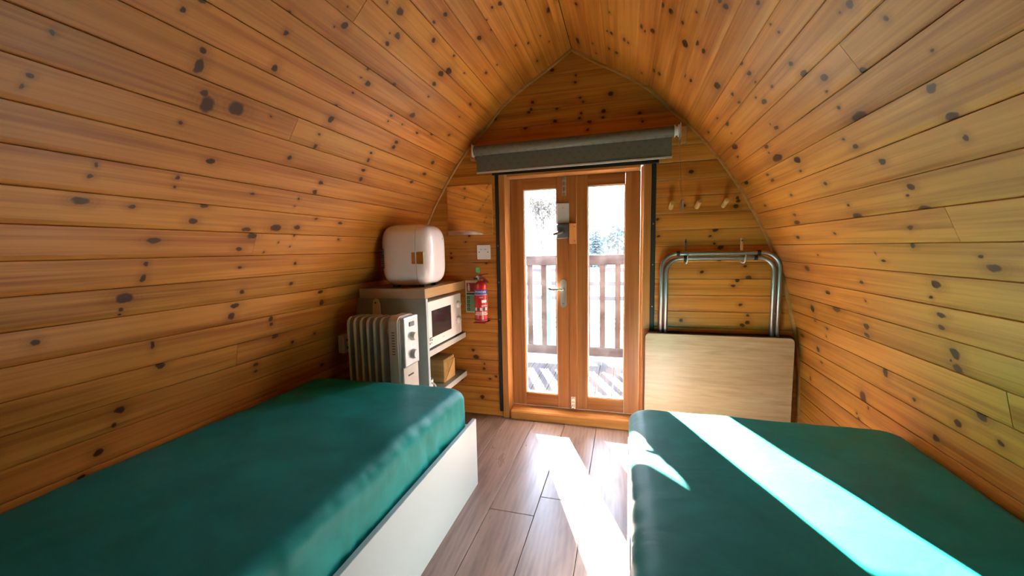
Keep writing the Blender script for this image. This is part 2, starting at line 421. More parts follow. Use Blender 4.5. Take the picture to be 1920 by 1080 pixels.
# ------------------------------------------------------------------ the shell: two curved plank walls meeting at a ridge
CX = -0.29
ZZ = [0, .19, .4, .5, .623, .759, .908, .989, 1.11, 1.224, 1.336, 1.461, 1.566, 1.652, 1.773, 1.865, 1.934, 1.99, 2.05, 2.133]
WW = [1.158, 1.158, 1.152, 1.143, 1.122, 1.092, 1.053, 1.022, .972, .915, .855, .775, .70, .628, .50, .42, .327, .235, .13, 0.]
SS = [0.0]
for i in range(len(ZZ)-1): SS.append(SS[-1] + math.hypot(ZZ[i+1]-ZZ[i], WW[i+1]-WW[i]))
def arc(s):
    s = max(0, s)
    for i in range(len(SS)-1):
        if s <= SS[i+1] or i == len(SS)-2:
            t = (s-SS[i])/(SS[i+1]-SS[i])
            return WW[i]+t*(WW[i+1]-WW[i]), ZZ[i]+t*(ZZ[i+1]-ZZ[i])
def halfw(z):
    for i in range(len(ZZ)-1):
        if z <= ZZ[i+1]:
            t = (z-ZZ[i])/(ZZ[i+1]-ZZ[i]); return WW[i]+t*(WW[i+1]-WW[i])
    return 0.0
S0, PITCH = .0292, .0863
Y0, Y1 = -1.90, 2.30
KNOTS = {
 (-1,5): [[699,-5,13,11],[1561,-3,10,8]],
 (-1,6): [[751,16,13,12],[735,-25,7,8],[1193,22,10,8],[1195,-5,8,6]],
 (-1,7): [[852,37,15,12],[1272,36,16,10],[1368,-12,10,8],[1495,0,8,7]],
 (-1,8): [[826,25,7,14],[1245,32,10,11],[1249,8,8,8]],
 (-1,9): [[576,10,10,9],[1080,25,17,9],[1072,-13,13,14],[1500,29,17,8],[1516,-24,14,17]],
 (-1,10): [[745,13,22,15],[743,-20,8,7],[739,-36,6,3],[1100,-10,10,10],[1318,1,11,8]],
 (-1,11): [[786,26,7,9],[783,-18,9,12],[1071,0,8,5],[1315,6,8,7]],
 (-1,12): [[793,11,18,9],[1090,33,21,11],[1053,-16,13,8],[1206,8,4,3],[1265,-7,6,3],[1155,-30,5,3],[1274,39,6,7],[1530,26,9,6]],
 (-1,13): [[625,22,17,10],[725,18,9,6],[904,40,14,7],[883,-12,14,10],[1024,10,7,4],[1061,-31,19,8],[1178,-19,25,15],[1275,-12,15,9],[1357,31,10,5],[1505,20,14,7]],
 (-1,14): [[640,28,4,6],[633,-1,6,6],[1047,12,7,4],[1238,18,6,5],[1230,-13,4,3],[812,28,6,6],[813,1,5,3]],
 (-1,15): [[1304,-34,11,6],[885,6,13,8],[1315,10,11,7],[1301,-27,11,5]],
 (-1,16): [[511,14,6,5],[502,-10,3,6],[782,3,5,5],[1136,-11,10,9],[1518,19,13,8],[1528,-23,12,11],[1911,32,17,9]],
 (-1,17): [[528,20,4,6],[828,-15,19,26],[905,1,25,21],[1014,14,5,4],[1214,14,7,5],[1220,-33,9,10],[814,11,12,10],[1514,16,10,6],[1520,-18,10,11],[1993,9,19,9]],
 (-1,18): [[1235,-8,14,15],[777,22,11,9],[780,-16,12,21],[1638,16,13,8],[1637,-9,12,11],[2013,-2,17,13]],
 (-1,19): [[1232,-42,10,7],[705,2,5,7],[732,40,9,7],[963,-22,10,13],[1266,26,7,4],[1274,3,5,4],[1514,23,10,6],[1514,-4,7,5],[1608,12,9,4],[1741,11,13,6],[1856,40,14,7]],
 (-1,20): [[943,-7,8,9],[1262,2,6,4],[1305,-5,14,11],[1266,38,7,5],[1635,-16,18,14],[1998,-4,14,8]],
 (-1,21): [[923,-42,6,6],[1062,0,4,3],[1088,21,13,12],[1423,-37,10,6],[1646,3,9,5],[1964,18,9,4]],
 (-1,22): [[1063,-18,4,3],[1293,18,16,11],[1272,-24,11,9],[1258,8,4,3],[1621,25,23,12],[1624,-26,17,11],[1976,15,18,8]],
 (-1,23): [[1176,-14,7,6],[1244,-5,18,14],[1463,11,14,9],[1625,29,9,5],[1659,-30,25,16],[1767,13,8,4]],
 (-1,24): [[1403,-31,10,6],[1421,17,12,8],[1902,2,14,7]],
 (-1,25): [[1665,-18,18,9],[1678,42,9,5],[1916,-21,8,4]],
 (-1,26): [[1612,-39,6,4],[1573,3,9,5],[1586,36,14,9],[1892,13,10,5]],
 (-1,27): [[2140,-16,14,6]],
 (-1,28): [[1843,33,19,10],[1964,-39,8,4],[2062,-10,7,3]],
 (-1,29): [[1990,-41,19,10]],
 (1,4): [[2155,-14,9,13],[1686,29,6,7],[1748,-40,10,11],[1762,-20,7,5]],
 (1,5): [[2032,15,11,6],[1358,-12,13,11],[1718,-31,23,29]],
 (1,6): [[2203,13,24,11],[2050,-16,17,14],[1558,32,14,19],[1432,-13,9,7],[1271,-15,13,11],[1189,40,17,16],[1146,-9,8,8]],
 (1,7): [[2024,34,11,5],[1924,21,13,7],[1944,-19,7,6]],
 (1,8): [[1805,38,30,16],[1618,4,17,12],[1624,-30,18,9],[2025,4,19,19],[1235,9,16,15],[1236,-31,18,13],[1254,-14,3,3]],
 (1,9): [[1842,12,20,10],[1584,13,5,5],[1252,20,16,7],[1262,-14,11,7]],
 (1,10): [[1964,20,24,14],[1237,18,17,11],[1575,-7,13,7],[1271,-19,7,5]],
 (1,11): [[1816,-2,9,4],[1264,37,9,6],[1412,-12,12,5],[1438,13,3,3],[1074,12,7,5],[1051,-14,20,10]],
 (1,12): [[1928,-9,18,7],[1620,-3,9,5],[1241,0,13,6]],
 (1,13): [[1174,18,13,10],[1857,3,16,7],[1871,-31,31,10],[1459,0,9,5],[1199,-3,6,4],[1443,-38,26,12],[1169,-41,21,10]],
 (1,14): [[1519,0,14,7],[973,4,8,7],[1220,11,14,9],[1793,-2,13,6],[2104,-14,17,6]],
 (1,15): [[981,30,13,10],[1603,22,26,14],[1624,-17,12,5],[1896,23,16,5],[1881,-6,21,7],[1311,17,7,4],[2172,35,33,10],[976,-37,16,9],[1282,-16,15,8]],
 (1,16): [[931,2,5,4],[1748,34,20,9],[1764,10,8,3],[1726,-24,48,15],[1249,9,9,5],[1206,-38,30,15]],
 (1,17): [[1223,6,16,10],[1249,-25,6,4],[968,16,7,6],[1101,-37,13,9],[1592,-19,19,8],[1614,3,5,3],[2022,30,38,14],[2065,-14,18,6]],
 (1,18): [[1295,7,12,7],[1279,-36,17,9],[1046,4,4,3],[1010,0,12,10],[1447,4,9,5],[1547,-12,22,10],[1572,17,7,3],[1919,37,24,9],[1948,-5,8,3]],
 (1,19): [[1489,42,14,7],[1498,1,16,8],[1243,31,5,3],[1243,0,7,4],[1692,7,13,6],[1511,-33,8,4],[1962,0,16,6],[2169,-6,19,6],[1698,-33,14,6]],
 (1,20): [[1212,3,10,6],[1728,-12,29,16]],
 (1,21): [[1305,16,11,7],[1308,-8,13,9],[1573,37,19,8],[1588,5,16,9],[1848,41,17,7],[1850,7,17,7]],
 (1,22): [[1632,-4,26,14]],
 (1,23): [[1533,34,16,6],[1529,-1,16,11],[2045,27,22,7],[2032,-5,22,11]],
 (1,24): [[1743,27,19,8],[1729,-23,19,11],[1763,9,12,4],[2155,7,11,5]],
 (1,25): [[1914,21,19,8],[1925,1,13,7]],
 (1,26): [[1749,1,8,5],[1909,-2,15,8],[1906,19,8,4],[2076,-23,17,10],[2069,17,12,6]],
 (1,27): [[2089,23,10,5]],
 (1,28): [[1796,-8,12,8],[2142,29,32,11]],
}
END_KNOTS = [[-399,2039,10],[-396,2065,7],[-268,1993,7],[-271,1956,8],[-80,1874,14],[-256,2126,10],[-513,1879,10],[-521,1841,10],[-534,1828,10],[-373,1829,8],[-386,1763,11],[-244,1873,8],[-227,1848,7],[-240,1790,8],[-249,1763,9],[-117,1786,12],[-120,1754,8],[-194,1741,13],[-557,1744,13],[-738,1810,10],[328,1433,11],[551,1287,10],[555,1271,10],[543,1245,12],[452,1128,13],[430,1097,6],[448,1057,7],[480,1038,15],[476,971,10],[395,908,10],[597,938,7],[615,878,15],[562,866,12],[545,836,9],[300,1261,9],[-922,418,11],[-902,373,18],[-849,333,7],[-852,301,10],[-813,237,8],[-772,255,9],[-868,114,16],[-1005,217,11],[-948,1100,6],[-923,1137,8],[-1049,1030,7],[-1047,1002,10],[-817,966,7],[-203,1698,9],[70,1756,9],[84,1712,9],[168,1193,8],[173,1104,8],[581,737,9],[618,645,12],[616,683,8],[594,628,12],[297,646,11]]

plank_cache = {}
def plank_profile(hw, th=0.016):
    return [(-hw, -th), (-hw, -0.0026), (-hw+0.0030, -0.0009), (-hw+0.013, 0), (hw-0.0008, 0), (hw, -0.0010), (hw, -th)]
def plank_mesh(x0, x1, hw):
    key = (round(x0, 4), round(x1, 4), round(hw, 4))
    if key not in plank_cache:
        bm = BM(); prism(bm, plank_profile(hw), x0, x1, 'yz')
        bmesh.ops.recalc_face_normals(bm, faces=bm.faces)
        me = bpy.data.meshes.new('plank'); bm.to_mesh(me); bm.free(); me.materials.append(MAT['pine'])
        plank_cache[key] = me
    return plank_cache[key]
def set_knots(o, kn):
    kn = sorted(kn, key=lambda k: -k[2]*k[3])[:NK]
    for i in range(NK):
        if i < len(kn):
            a, b_, rx, ry = kn[i]
            o['knot_%d' % i] = [float(a), float(b_), 1/rx, 1/ry]
        else: o['knot_%d' % i] = [50.0, 50.0, 20.0, 20.0]

def side_wall(side, name):
    # outer skin behind the planks
    bm = BM(); n = len(ZZ); inner = []; outer = []
    for i in range(n):
        a = max(i-1, 0); b_ = min(i+1, n-1)
        tx, tz = WW[b_]-WW[a], ZZ[b_]-ZZ[a]; L = math.hypot(tx, tz); nx, nz = tz/L, -tx/L
        inner.append((WW[i]+nx*0.018, ZZ[i]+nz*0.018)); outer.append((WW[i]+nx*0.06, ZZ[i]+nz*0.06))
    inner[0] = (inner[0][0], -0.06); outer[0] = (outer[0][0], -0.06)
    inner[-1] = (0.0, ZZ[-1]+0.03); outer[-1] = (0.0, ZZ[-1]+0.10)
    for i in range(n-1):
        q = [(CX+side*p[0], p[1]) for p in (inner[i], inner[i+1], outer[i+1], outer[i])]
        prism(bm, q, Y0, 2.37, 'xz')
    bmesh.ops.remove_doubles(bm, verts=bm.verts, dist=1e-5)
    wall = obj(name, bm, 'backing'); tag(wall, kind='structure')
    k = 0
    rng = random.Random(11+side)
    edges = [0.0] + [S0+PITCH*j for j in range(30)] + [SS[-1]-0.0004]
    for j in range(len(edges)-1):
        sa, sb = edges[j], edges[j+1]
        if sb-sa < 0.02: continue
        A = arc(sa); B = arc(sb)
        pa = Vector((CX+side*A[0], 0, A[1])); pb = Vector((CX+side*B[0], 0, B[1]))
        mid = (pa+pb)/2; ay = (pb-pa).normalized(); ax = Vector((0, 1, 0)) * (1 if side < 0 else -1); az = ax.cross(ay)
        hw = (pb-pa).length/2 - 0.0005
        row = j-1
        kn = [(y/1000*(1 if side < 0 else -1), s/1000, max(ry, 4)/1000*1.05, max(rs, 4)/1000*1.05) for y, s, ry, rs in KNOTS.get((side, row), [])]
        cuts = [Y0, Y1]
        if row % 5 == 2: cuts = [Y0, 1.108, Y1]
        elif row % 5 == 4: cuts = [Y0, -0.35, Y1]
        for c0, c1 in zip(cuts, cuts[1:]):
            sg = 1 if side < 0 else -1
            x0, x1 = sorted((sg*(c0+0.0006), sg*(c1-0.0006)))
            o = bpy.data.objects.new('plank', plank_mesh(x0, x1, hw)); COL.objects.link(o); o.parent = wall
            Mx = Matrix((ax, ay, az)).transposed().to_4x4(); Mx.translation = mid - az*rng.uniform(0, 0.0012)
            o.matrix_local = Mx
            mine = [q for q in kn if x0-0.03 < q[0] < x1+0.03]
            # boards behind the measured stretch get knots of their own
            ylo = min([abs(q[0]) for q in kn], default=2.0)
            for t in range(2):
                yy = rng.uniform(-1.8, 0.35)
                if x0 < sg*yy < x1: mine.append((sg*yy, rng.uniform(-0.03, 0.03), rng.uniform(.008, .016), rng.uniform(.006, .011)))
            if len(kn) < 2:
                for t in range(3):
                    yy = rng.uniform(0.5, 2.2)
                    if x0 < sg*yy < x1: mine.append((sg*yy, rng.uniform(-0.03, 0.03), rng.uniform(.006, .012), rng.uniform(.005, .009)))
            set_knots(o, mine)
    return wall
wall_left = side_wall(-1, 'wall_left')
wall_right = side_wall(1, 'wall_right')

# porch canopy: the shell carries on beyond the door wall
bm = BM()
YP = 3.235
for side in (-1, 1):
    for i in range(len(ZZ)-1):
        q = [(CX+side*WW[i], ZZ[i]), (CX+side*WW[i+1], ZZ[i+1]), (CX+side*(WW[i+1]+0.04), ZZ[i+1]+0.02), (CX+side*(WW[i]+0.04), ZZ[i]+0.02)]
        if ZZ[i+1] > 2.12: q[2] = (CX+side*0.0, ZZ[i+1]+0.06); q[1] = (CX, ZZ[i+1])
        prism(bm, q, 2.372, YP, 'xz')
tag(obj('porch_canopy', bm, 'pine_trim'), kind='structure')

# ------------------------------------------------------------------ the door wall
DX0, DX1, DZ = -0.735, 0.145, 1.497          # opening edge (outer edge of the black seal)
def wall_back():
    bm = BM()
    zs = [-0.05] + [0.1*i for i in range(1, 15)] + [DZ] + [DZ+0.08*i for i in range(1, 8)] + [2.12]
    for z0, z1 in zip(zs, zs[1:]):
        w0, w1 = halfw(max(z0, 0))+0.02, halfw(z1)+0.02
        if z1 <= DZ+1e-6:
            prism(bm, [(CX-w0, z0), (DX0+0.02, z0), (DX0+0.02, z1), (CX-w1, z1)], D+0.018, D+0.07)
            prism(bm, [(DX1-0.02, z0), (CX+w0, z0), (CX+w1, z1), (DX1-0.02, z1)], D+0.018, D+0.07)
        else:
            prism(bm, [(CX-w0, z0), (CX+w0, z0), (CX+w1, z1), (CX-w1, z1)], D+0.018, D+0.07)
    wall = obj('wall_back', bm, 'backing'); tag(wall, kind='structure')
    P2 = 0.0876
    def pl(xa0, xa1, xb0, xb1, z0, z1, dz=0.0):
        # plank with ends that follow the arch; local X along the board, local Y up, local Z into the room
        zc = (z0+z1)/2; xc = (xa0+xa1)/2; hh = (z1-z0)/2 - 0.0007
        bm = BM()
        prof = plank_profile(hh)
        def xs(v):
            t = (v+hh)/(2*hh); return xa0+t*(xb0-xa0)-xc, xa1+t*(xb1-xa1)-xc
        v0 = [bm.verts.new((xs(p[0])[0], p[0], p[1])) for p in prof]; v1 = [bm.verts.new((xs(p[0])[1], p[0], p[1])) for p in prof]
        bm.faces.new(v0); bm.faces.new(v1[::-1])
        for i in range(7): bm.faces.new((v0[i], v0[(i+1) % 7], v1[(i+1) % 7], v1[i]))
        o = obj('plank', bm, 'pine', wall)
        Mx = Matrix(((1, 0, 0), (0, 0, 1), (0, -1, 0))).transposed().to_4x4()
        Mx = Matrix((Vector((1, 0, 0)), Vector((0, 0, 1)), Vector((0, -1, 0)))).transposed().to_4x4()
        Mx.translation = (xc, D + random.uniform(0, 0.0012), zc)
        o.matrix_local = Mx
        kn = [(k[0]/1000-xc, k[1]/1000-zc, k[2]/1000*1.15, k[2]/1000*0.95) for k in END_KNOTS if z0 <= k[1]/1000 < z1 and min(xa0, xb0) <= k[0]/1000 <= max(xa1, xb1)]
        set_knots(o, kn)
    W = lambda z: halfw(max(0, min(z, 2.13)))
    for side in (-1, 1):
        off = 0.696 + (0.012 if side < 0 else 0.0)
        gs = [0.0] + [off+P2*k for k in range(-7, 10)]
        gs = [g for g in gs if g < DZ-0.02] + [DZ-0.004 if side < 0 else DZ-0.012]
        gs = sorted(set(round(g, 4) for g in gs))
        for z0, z1 in zip(gs, gs[1:]):
            if z1-z0 < 0.012: continue
            if side < 0: pl(CX-W(z0)-0.012, DX0+0.004, CX-W(z1)-0.012, DX0+0.004, z0, z1)
            else: pl(DX1-0.004, CX+W(z0)+0.012, DX1-0.004, CX+W(z1)+0.012, z0, z1)
    gs = [DZ-0.010, 0.696+P2*10] + [0.696+P2*k for k in range(11, 17)] + [2.125]
    for z0, z1 in zip(gs, gs[1:]):
        pl(CX-W(z0)-0.012, CX+W(z0)+0.012, CX-W(z1)-0.012, CX+W(z1)+0.012, z0, z1)
    return wall
wall_back()

# corner trims following the arch
for side, nm in ((-1, 'trim_2'), (1, 'trim_3')):
    bm = BM(); pts = [(0.0)] + [0.06*i for i in range(1, 43)]
    rings = []
    for s in pts + [SS[-1]-0.004]:
        wv_, zv = arc(min(s, SS[-1]-0.004)); a2_ = arc(min(s+0.03, SS[-1])); a1_ = arc(max(s-0.03, 0))
        tx, tz = a2_[0]-a1_[0], a2_[1]-a1_[1]; L = math.hypot(tx, tz); nx, nz = -tz/L, tx/L     # towards the room
        t_ = 0.012
        c = []
        for dn, dy in ((-0.004, 0), (t_, 0), (t_, -0.007), (0.008, -t_), (-0.004, -t_)):
            c.append(bm.verts.new((CX+side*(wv_+nx*dn), D+dy, zv+nz*dn)))
        rings.append(c)
    for a, b2 in zip(rings, rings[1:]):
        for k in range(5): bm.faces.new((a[k], a[(k+1) % 5], b2[(k+1) % 5], b2[k]))
    bm.faces.new(rings[0]); bm.faces.new(rings[-1][::-1])
    tag(obj(nm, bm, 'pine_trim'), kind='structure')

# wall behind the camera
wf = root('wall_front', (0, Y0, 0), kind='structure')
bm = BM()
zs = [-0.05, 0.2, 0.4, 0.6, 0.75, 0.9, 1.1, 1.25, 1.4, 1.55, 1.66, 1.75, 1.85, 1.95, 2.05, 2.12]
for z0, z1 in zip(zs, zs[1:]):
    w0, w1 = halfw(max(z0, 0))+0.02, halfw(z1)+0.02
    prism(bm, [(CX-w0, z0), (CX+w0, z0), (CX+w1, z1), (CX-w1, z1)], -0.06, 0.0)
obj('boarding', bm, 'pine_trim', wf)

# ------------------------------------------------------------------ floor: boards running towards the door
floor = root('floor', (0, 0, 0), kind='structure')
obj('underlay', boxes((CX-1.18, CX+1.18, Y0-0.06, D+0.08, -0.06, -0.009)), 'backing', floor)
xs_ = [-1.448 + 0.1852*i for i in range(0, 14)]      # seams fall at -0.523, -0.338, -0.153 ...
xs_ = [CX-1.157] + [x for x in xs_ if CX-1.14 < x < CX+1.14] + [CX+1.157]
for i, (x0, x1) in enumerate(zip(xs_, xs_[1:])):
    mid = (x0+x1)/2
    st = {0: 0.35, 1: 0.92, 2: 1.27}[i % 3]
    if -0.53 < mid < -0.335: st = 1.42
    elif -0.34 < mid < -0.15: st = 1.545
    elif -0.155 < mid < 0.04: st = 0.86
    elif -0.72 < mid < -0.52: st = 1.02
    cuts = [Y0] + [c for c in (st-2.44, st-1.22, st) if Y0 < c < D] + [D+0.015]
    for c0, c1 in zip(cuts, cuts[1:]):
        g = 0.0009
        bm = BM(); box(bm, -(x1-x0)/2+g, (x1-x0)/2-g, c0-c0+g, c1-c0-g, -0.009, 0.0)
        es = [e for e in bm.edges if all(v.co.z > -0.001 for v in e.verts)]
        bmesh.ops.bevel(bm, geom=es, offset=0.0015, segments=1, affect='EDGES')
        o = obj('plank', bm, 'floor', floor)
        lift = random.uniform(0, 0.0006)
        o.location = (mid, c0, -0.0006+lift)

# ------------------------------------------------------------------ door frame, seal and the two glazed leaves
fr = root('trim_1', (-0.30, D, 0), kind='structure')
def L(x): return x+0.30
YL = 2.335-D        # leaf face, relative to the wall face
def jamb(x0, x1, sgn):
    # stepped jamb with a bevelled inner stop
    if sgn > 0: prof = [(x0, -0.012), (x1-0.016, -0.012), (x1-0.013, -0.006), (x1-0.003, YL-0.012), (x1-0.003, YL), (x1-0.003, YL+0.045), (x0, YL+0.045)]
    else: prof = [(x1, -0.012), (x0+0.016, -0.012), (x0+0.013, -0.006), (x0+0.003, YL-0.012), (x0+0.003, YL), (x0+0.003, YL+0.045), (x1, YL+0.045)]
    bm = BM(); prism(bm, [(L(a), b_) for a, b_ in prof], 0.0, 1.487, 'xy'); return bm
obj('jamb', jamb(-0.7235, -0.672, 1), 'frame_wood', fr)
obj('jamb', jamb(0.080, 0.1335, -1), 'frame_wood', fr)
prof = [(-0.012, 1.487), (-0.012, 1.4735), (-0.006, 1.4715), (YL-0.012, 1.4665), (YL+0.045, 1.4665), (YL+0.045, 1.487)]
bm = BM(); prism(bm, prof, L(-0.672), L(0.080), 'yz'); obj('head', bm, 'frame_wood_x', fr)
prof = [(-0.018, 0.0), (-0.018, 0.044), (-0.010, 0.052), (YL+0.005, 0.066), (YL+0.07, 0.060), (YL+0.07, -0.02), (0.02, -0.02), (0.02, 0.0)]
bm = BM(); prism(bm, prof, L(-0.6725), L(0.0805), 'yz'); obj('sill', bm, 'frame_wood_x', fr)
seal = root('trim_4', (-0.30, D, 0), kind='structure')
obj('seal_strip', boxes((L(-0.748), L(-0.7240), -0.009, 0.004, 0.035, 1.488), bev=0.003), 'black', seal)
obj('seal_strip', boxes((L(0.1340), L(0.158), -0.009, 0.004, 0.035, 1.488), bev=0.003), 'black', seal)
obj('seal_strip', boxes((L(-0.765), L(0.170), -0.009, 0.004, 1.4885, 1.514), bev=0.003), 'black', seal)
bm = BM()
for zz_ in (1.17, 0.95, 0.72):
    lathe(bm, [(0.0035, 0), (0.0035, 0.0015)], 8, Matrix.Translation((L(0.146), -0.0092, zz_)) @ Matrix.Rotation(math.radians(90), 4, 'X'))
    lathe(bm, [(0.0035, 0), (0.0035, 0.0015)], 8, Matrix.Translation((L(-0.736), -0.0092, zz_-0.1)) @ Matrix.Rotation(math.radians(90), 4, 'X'))
tag(obj('screw_heads', bm, 'steel', seal), kind='stuff')

s_ = 2.335/D
GZ0, GZ1 = 0.147, 1.401
def leaf(name, x0, x1, gx0, gx1):
    d = root(name, ((x0+x1)/2, D+YL, 0.070), kind='structure')
    c = (x0+x1)/2; zb = 0.070; zt = 1.4655-zb; T = 0.04
    obj('stile', boxes((x0-c, gx0-c, 0, T, 0, zt), bev=0.002), 'door_wood', d)
    obj('stile', boxes((gx1-c, x1-c, 0, T, 0, zt), bev=0.002), 'door_wood', d)
    obj('rail', boxes((gx0-c+0.0003, gx1-c-0.0003, 0.0004, T, 0, GZ0-zb), bev=0.002), 'door_wood_x', d)
    obj('rail', boxes((gx0-c+0.0003, gx1-c-0.0003, 0.0004, T, GZ1-zb, zt), bev=0.002), 'door_wood_x', d)
    gb = obj('pane', boxes((gx0-c, gx1-c, 0.022, 0.028, GZ0-zb, GZ1-zb)), 'glass', d)
    bm = BM(); q = 0.006
    for a in ((gx0-c, gx0-c+q, 0.010, 0.022, GZ0-zb, GZ1-zb), (gx1-c-q, gx1-c, 0.010, 0.022, GZ0-zb, GZ1-zb), (gx0-c+q, gx1-c-q, 0.010, 0.022, GZ0-zb, GZ0-zb+q), (gx0-c+q, gx1-c-q, 0.010, 0.022, GZ1-zb-q, GZ1-zb)):
        box(bm, *a)
    obj('glazing_bead', bm, 'white_plastic', d)  # beads coloured white for the light that catches on their wooden edges
    return d, c, zb
dl_, cl, zb = leaf('door_1', -0.6735, -0.3105, -0.591, -0.389)
dr_, crr, zb = leaf('door_2', -0.3090, 0.0815, -0.2097, 0.0)
bm = BM(); prism(bm, [(-0.3135-crr, -0.012), (-0.274-crr, -0.012), (-0.270-crr, -0.008), (-0.270-crr, -0.0003), (-0.308-crr, -0.0003), (-0.3135-crr, -0.0015)], 0.003, 1.392, 'xy')
obj('cover_strip', bm, 'door_wood', dr_)
# lever handle on a long plate, on the left leaf
hd = obj('handle_plate', BM(), 'handle', dl_)
bm = BM(); pts_ = rrect(0.0185, 0.084, 0.018, 6); prism(bm, pts_, -0.007, 0.0, 'xz')
bmesh.ops.translate(bm, verts=bm.verts, vec=(-0.3515-cl, 0.0, 0.779-zb))
bmesh.ops.recalc_face_normals(bm, faces=bm.faces); bm.to_mesh(hd.data); bm.free()
bm = BM(); hx_, hz_ = -0.3515-cl, 0.806-zb
tube(bm, [(hx_, -0.004, hz_), (hx_, -0.030, hz_), (hx_-0.006, -0.042, hz_), (hx_-0.03, -0.044, hz_+0.001), (hx_-0.055, -0.044, hz_-0.001), (hx_-0.075, -0.043, hz_+0.004), (hx_-0.083, -0.042, hz_+0.010)], [0.010, 0.008, 0.0075, 0.0065, 0.006, 0.0065, 0.006], 12)
obj('lever', bm, 'chrome', hd, smooth=True)
bm = BM(); lathe(bm, [(0.003, 0), (0.003, 0.001)], 10, Matrix.Translation((hx_, -0.0075, 0.720-zb)) @ Matrix.Rotation(math.radians(90), 4, 'X')); obj('screw', bm, 'dark', hd)
# barrel bolts
def bolt(parent, x, z0, z1, c, base):
    b0 = obj('bolt_plate', boxes((x-c-0.013, x-c+0.013, base-0.0025, base, z0-zb, z1-zb), bev=0.001), 'handle', parent)
    bm = BM(); tube(bm, [(x-c, base-0.007, z0-zb+0.004), (x-c, base-0.007, z1-zb-0.004)], 0.0045, 10); obj('bolt_rod', bm, 'chrome', b0, smooth=40)
    bm = BM()
    for k in (0.2, 0.5, 0.8): box(bm, x-c-0.010, x-c+0.010, base-0.013, base-0.002, z0-zb+(z1-z0)*k-0.005, z0-zb+(z1-z0)*k+0.005, bev=0.002)
    tag(obj('bolt_guide', bm, 'handle', b0), kind='stuff')
    bm = BM(); tube(bm, [(x-c, base-0.007, (z0+z1)/2-zb-0.018), (x-c, base-0.022, (z0+z1)/2-zb-0.018)], 0.004, 8); obj('bolt_knob', bm, 'chrome', b0)
bolt(dl_, -0.344, 1.352, 1.462, cl, 0.0)
bolt(dr_, -0.294, 0.075, 0.150, crr, -0.0125)

# rim lock on the left leaf and its wooden keep on the right leaf
t = root('rim_lock', (-0.3505, D+YL, 1.105), label='grey rim lock with a pale backplate on the left door leaf', cat='lock')
obj('backplate', boxes((-0.036, 0.038, -0.012, 0, 0.088, 0.206), bev=0.005, seg=2), 'lock_white', t)
obj('lock_case', boxes((-0.034, 0.039, -0.034, 0, 0.0, 0.084), bev=0.006, seg=2), 'lock_grey', t)
bm = BM(); tube(bm, [(0.0, -0.034, 0.036), (0.0, -0.046, 0.036)], 0.016, 14); tube(bm, [(0.004, -0.046, 0.040), (-0.03, -0.048, 0.030), (-0.052, -0.046, 0.024)], [0.009, 0.009, 0.007], 10)
obj('turn_lever', bm, 'lock_grey', t, smooth=40)
bm = BM(); lathe(bm, [(0.0035, 0), (0.0035, 0.001)], 10, Matrix.Translation((0.001, -0.0128, 0.178)) @ Matrix.Rotation(math.radians(90), 4, 'X')); obj('screw', bm, 'brass', t)
t = root('lock_keep_block', (-0.291, D+YL-0.0122, 1.072), label='small wooden keep block beside the grey rim lock', cat='block')
bm = BM(); prism(bm, [(-0.0185, 0.0), (0.0185, 0.0), (0.0185, -0.012), (-0.0185, -0.034)], 0.0, 0.118, 'xy'); obj('block', bm, 'frame_wood', t)
for zz_ in (0.018, 0.10): obj('screw', lathe(BM(), [(0.003, 0), (0.003, 0.001)], 8, Matrix.Translation((0.010, -0.0175, zz_)) @ Matrix.Rotation(math.radians(90), 4, 'X')), 'dark', t)

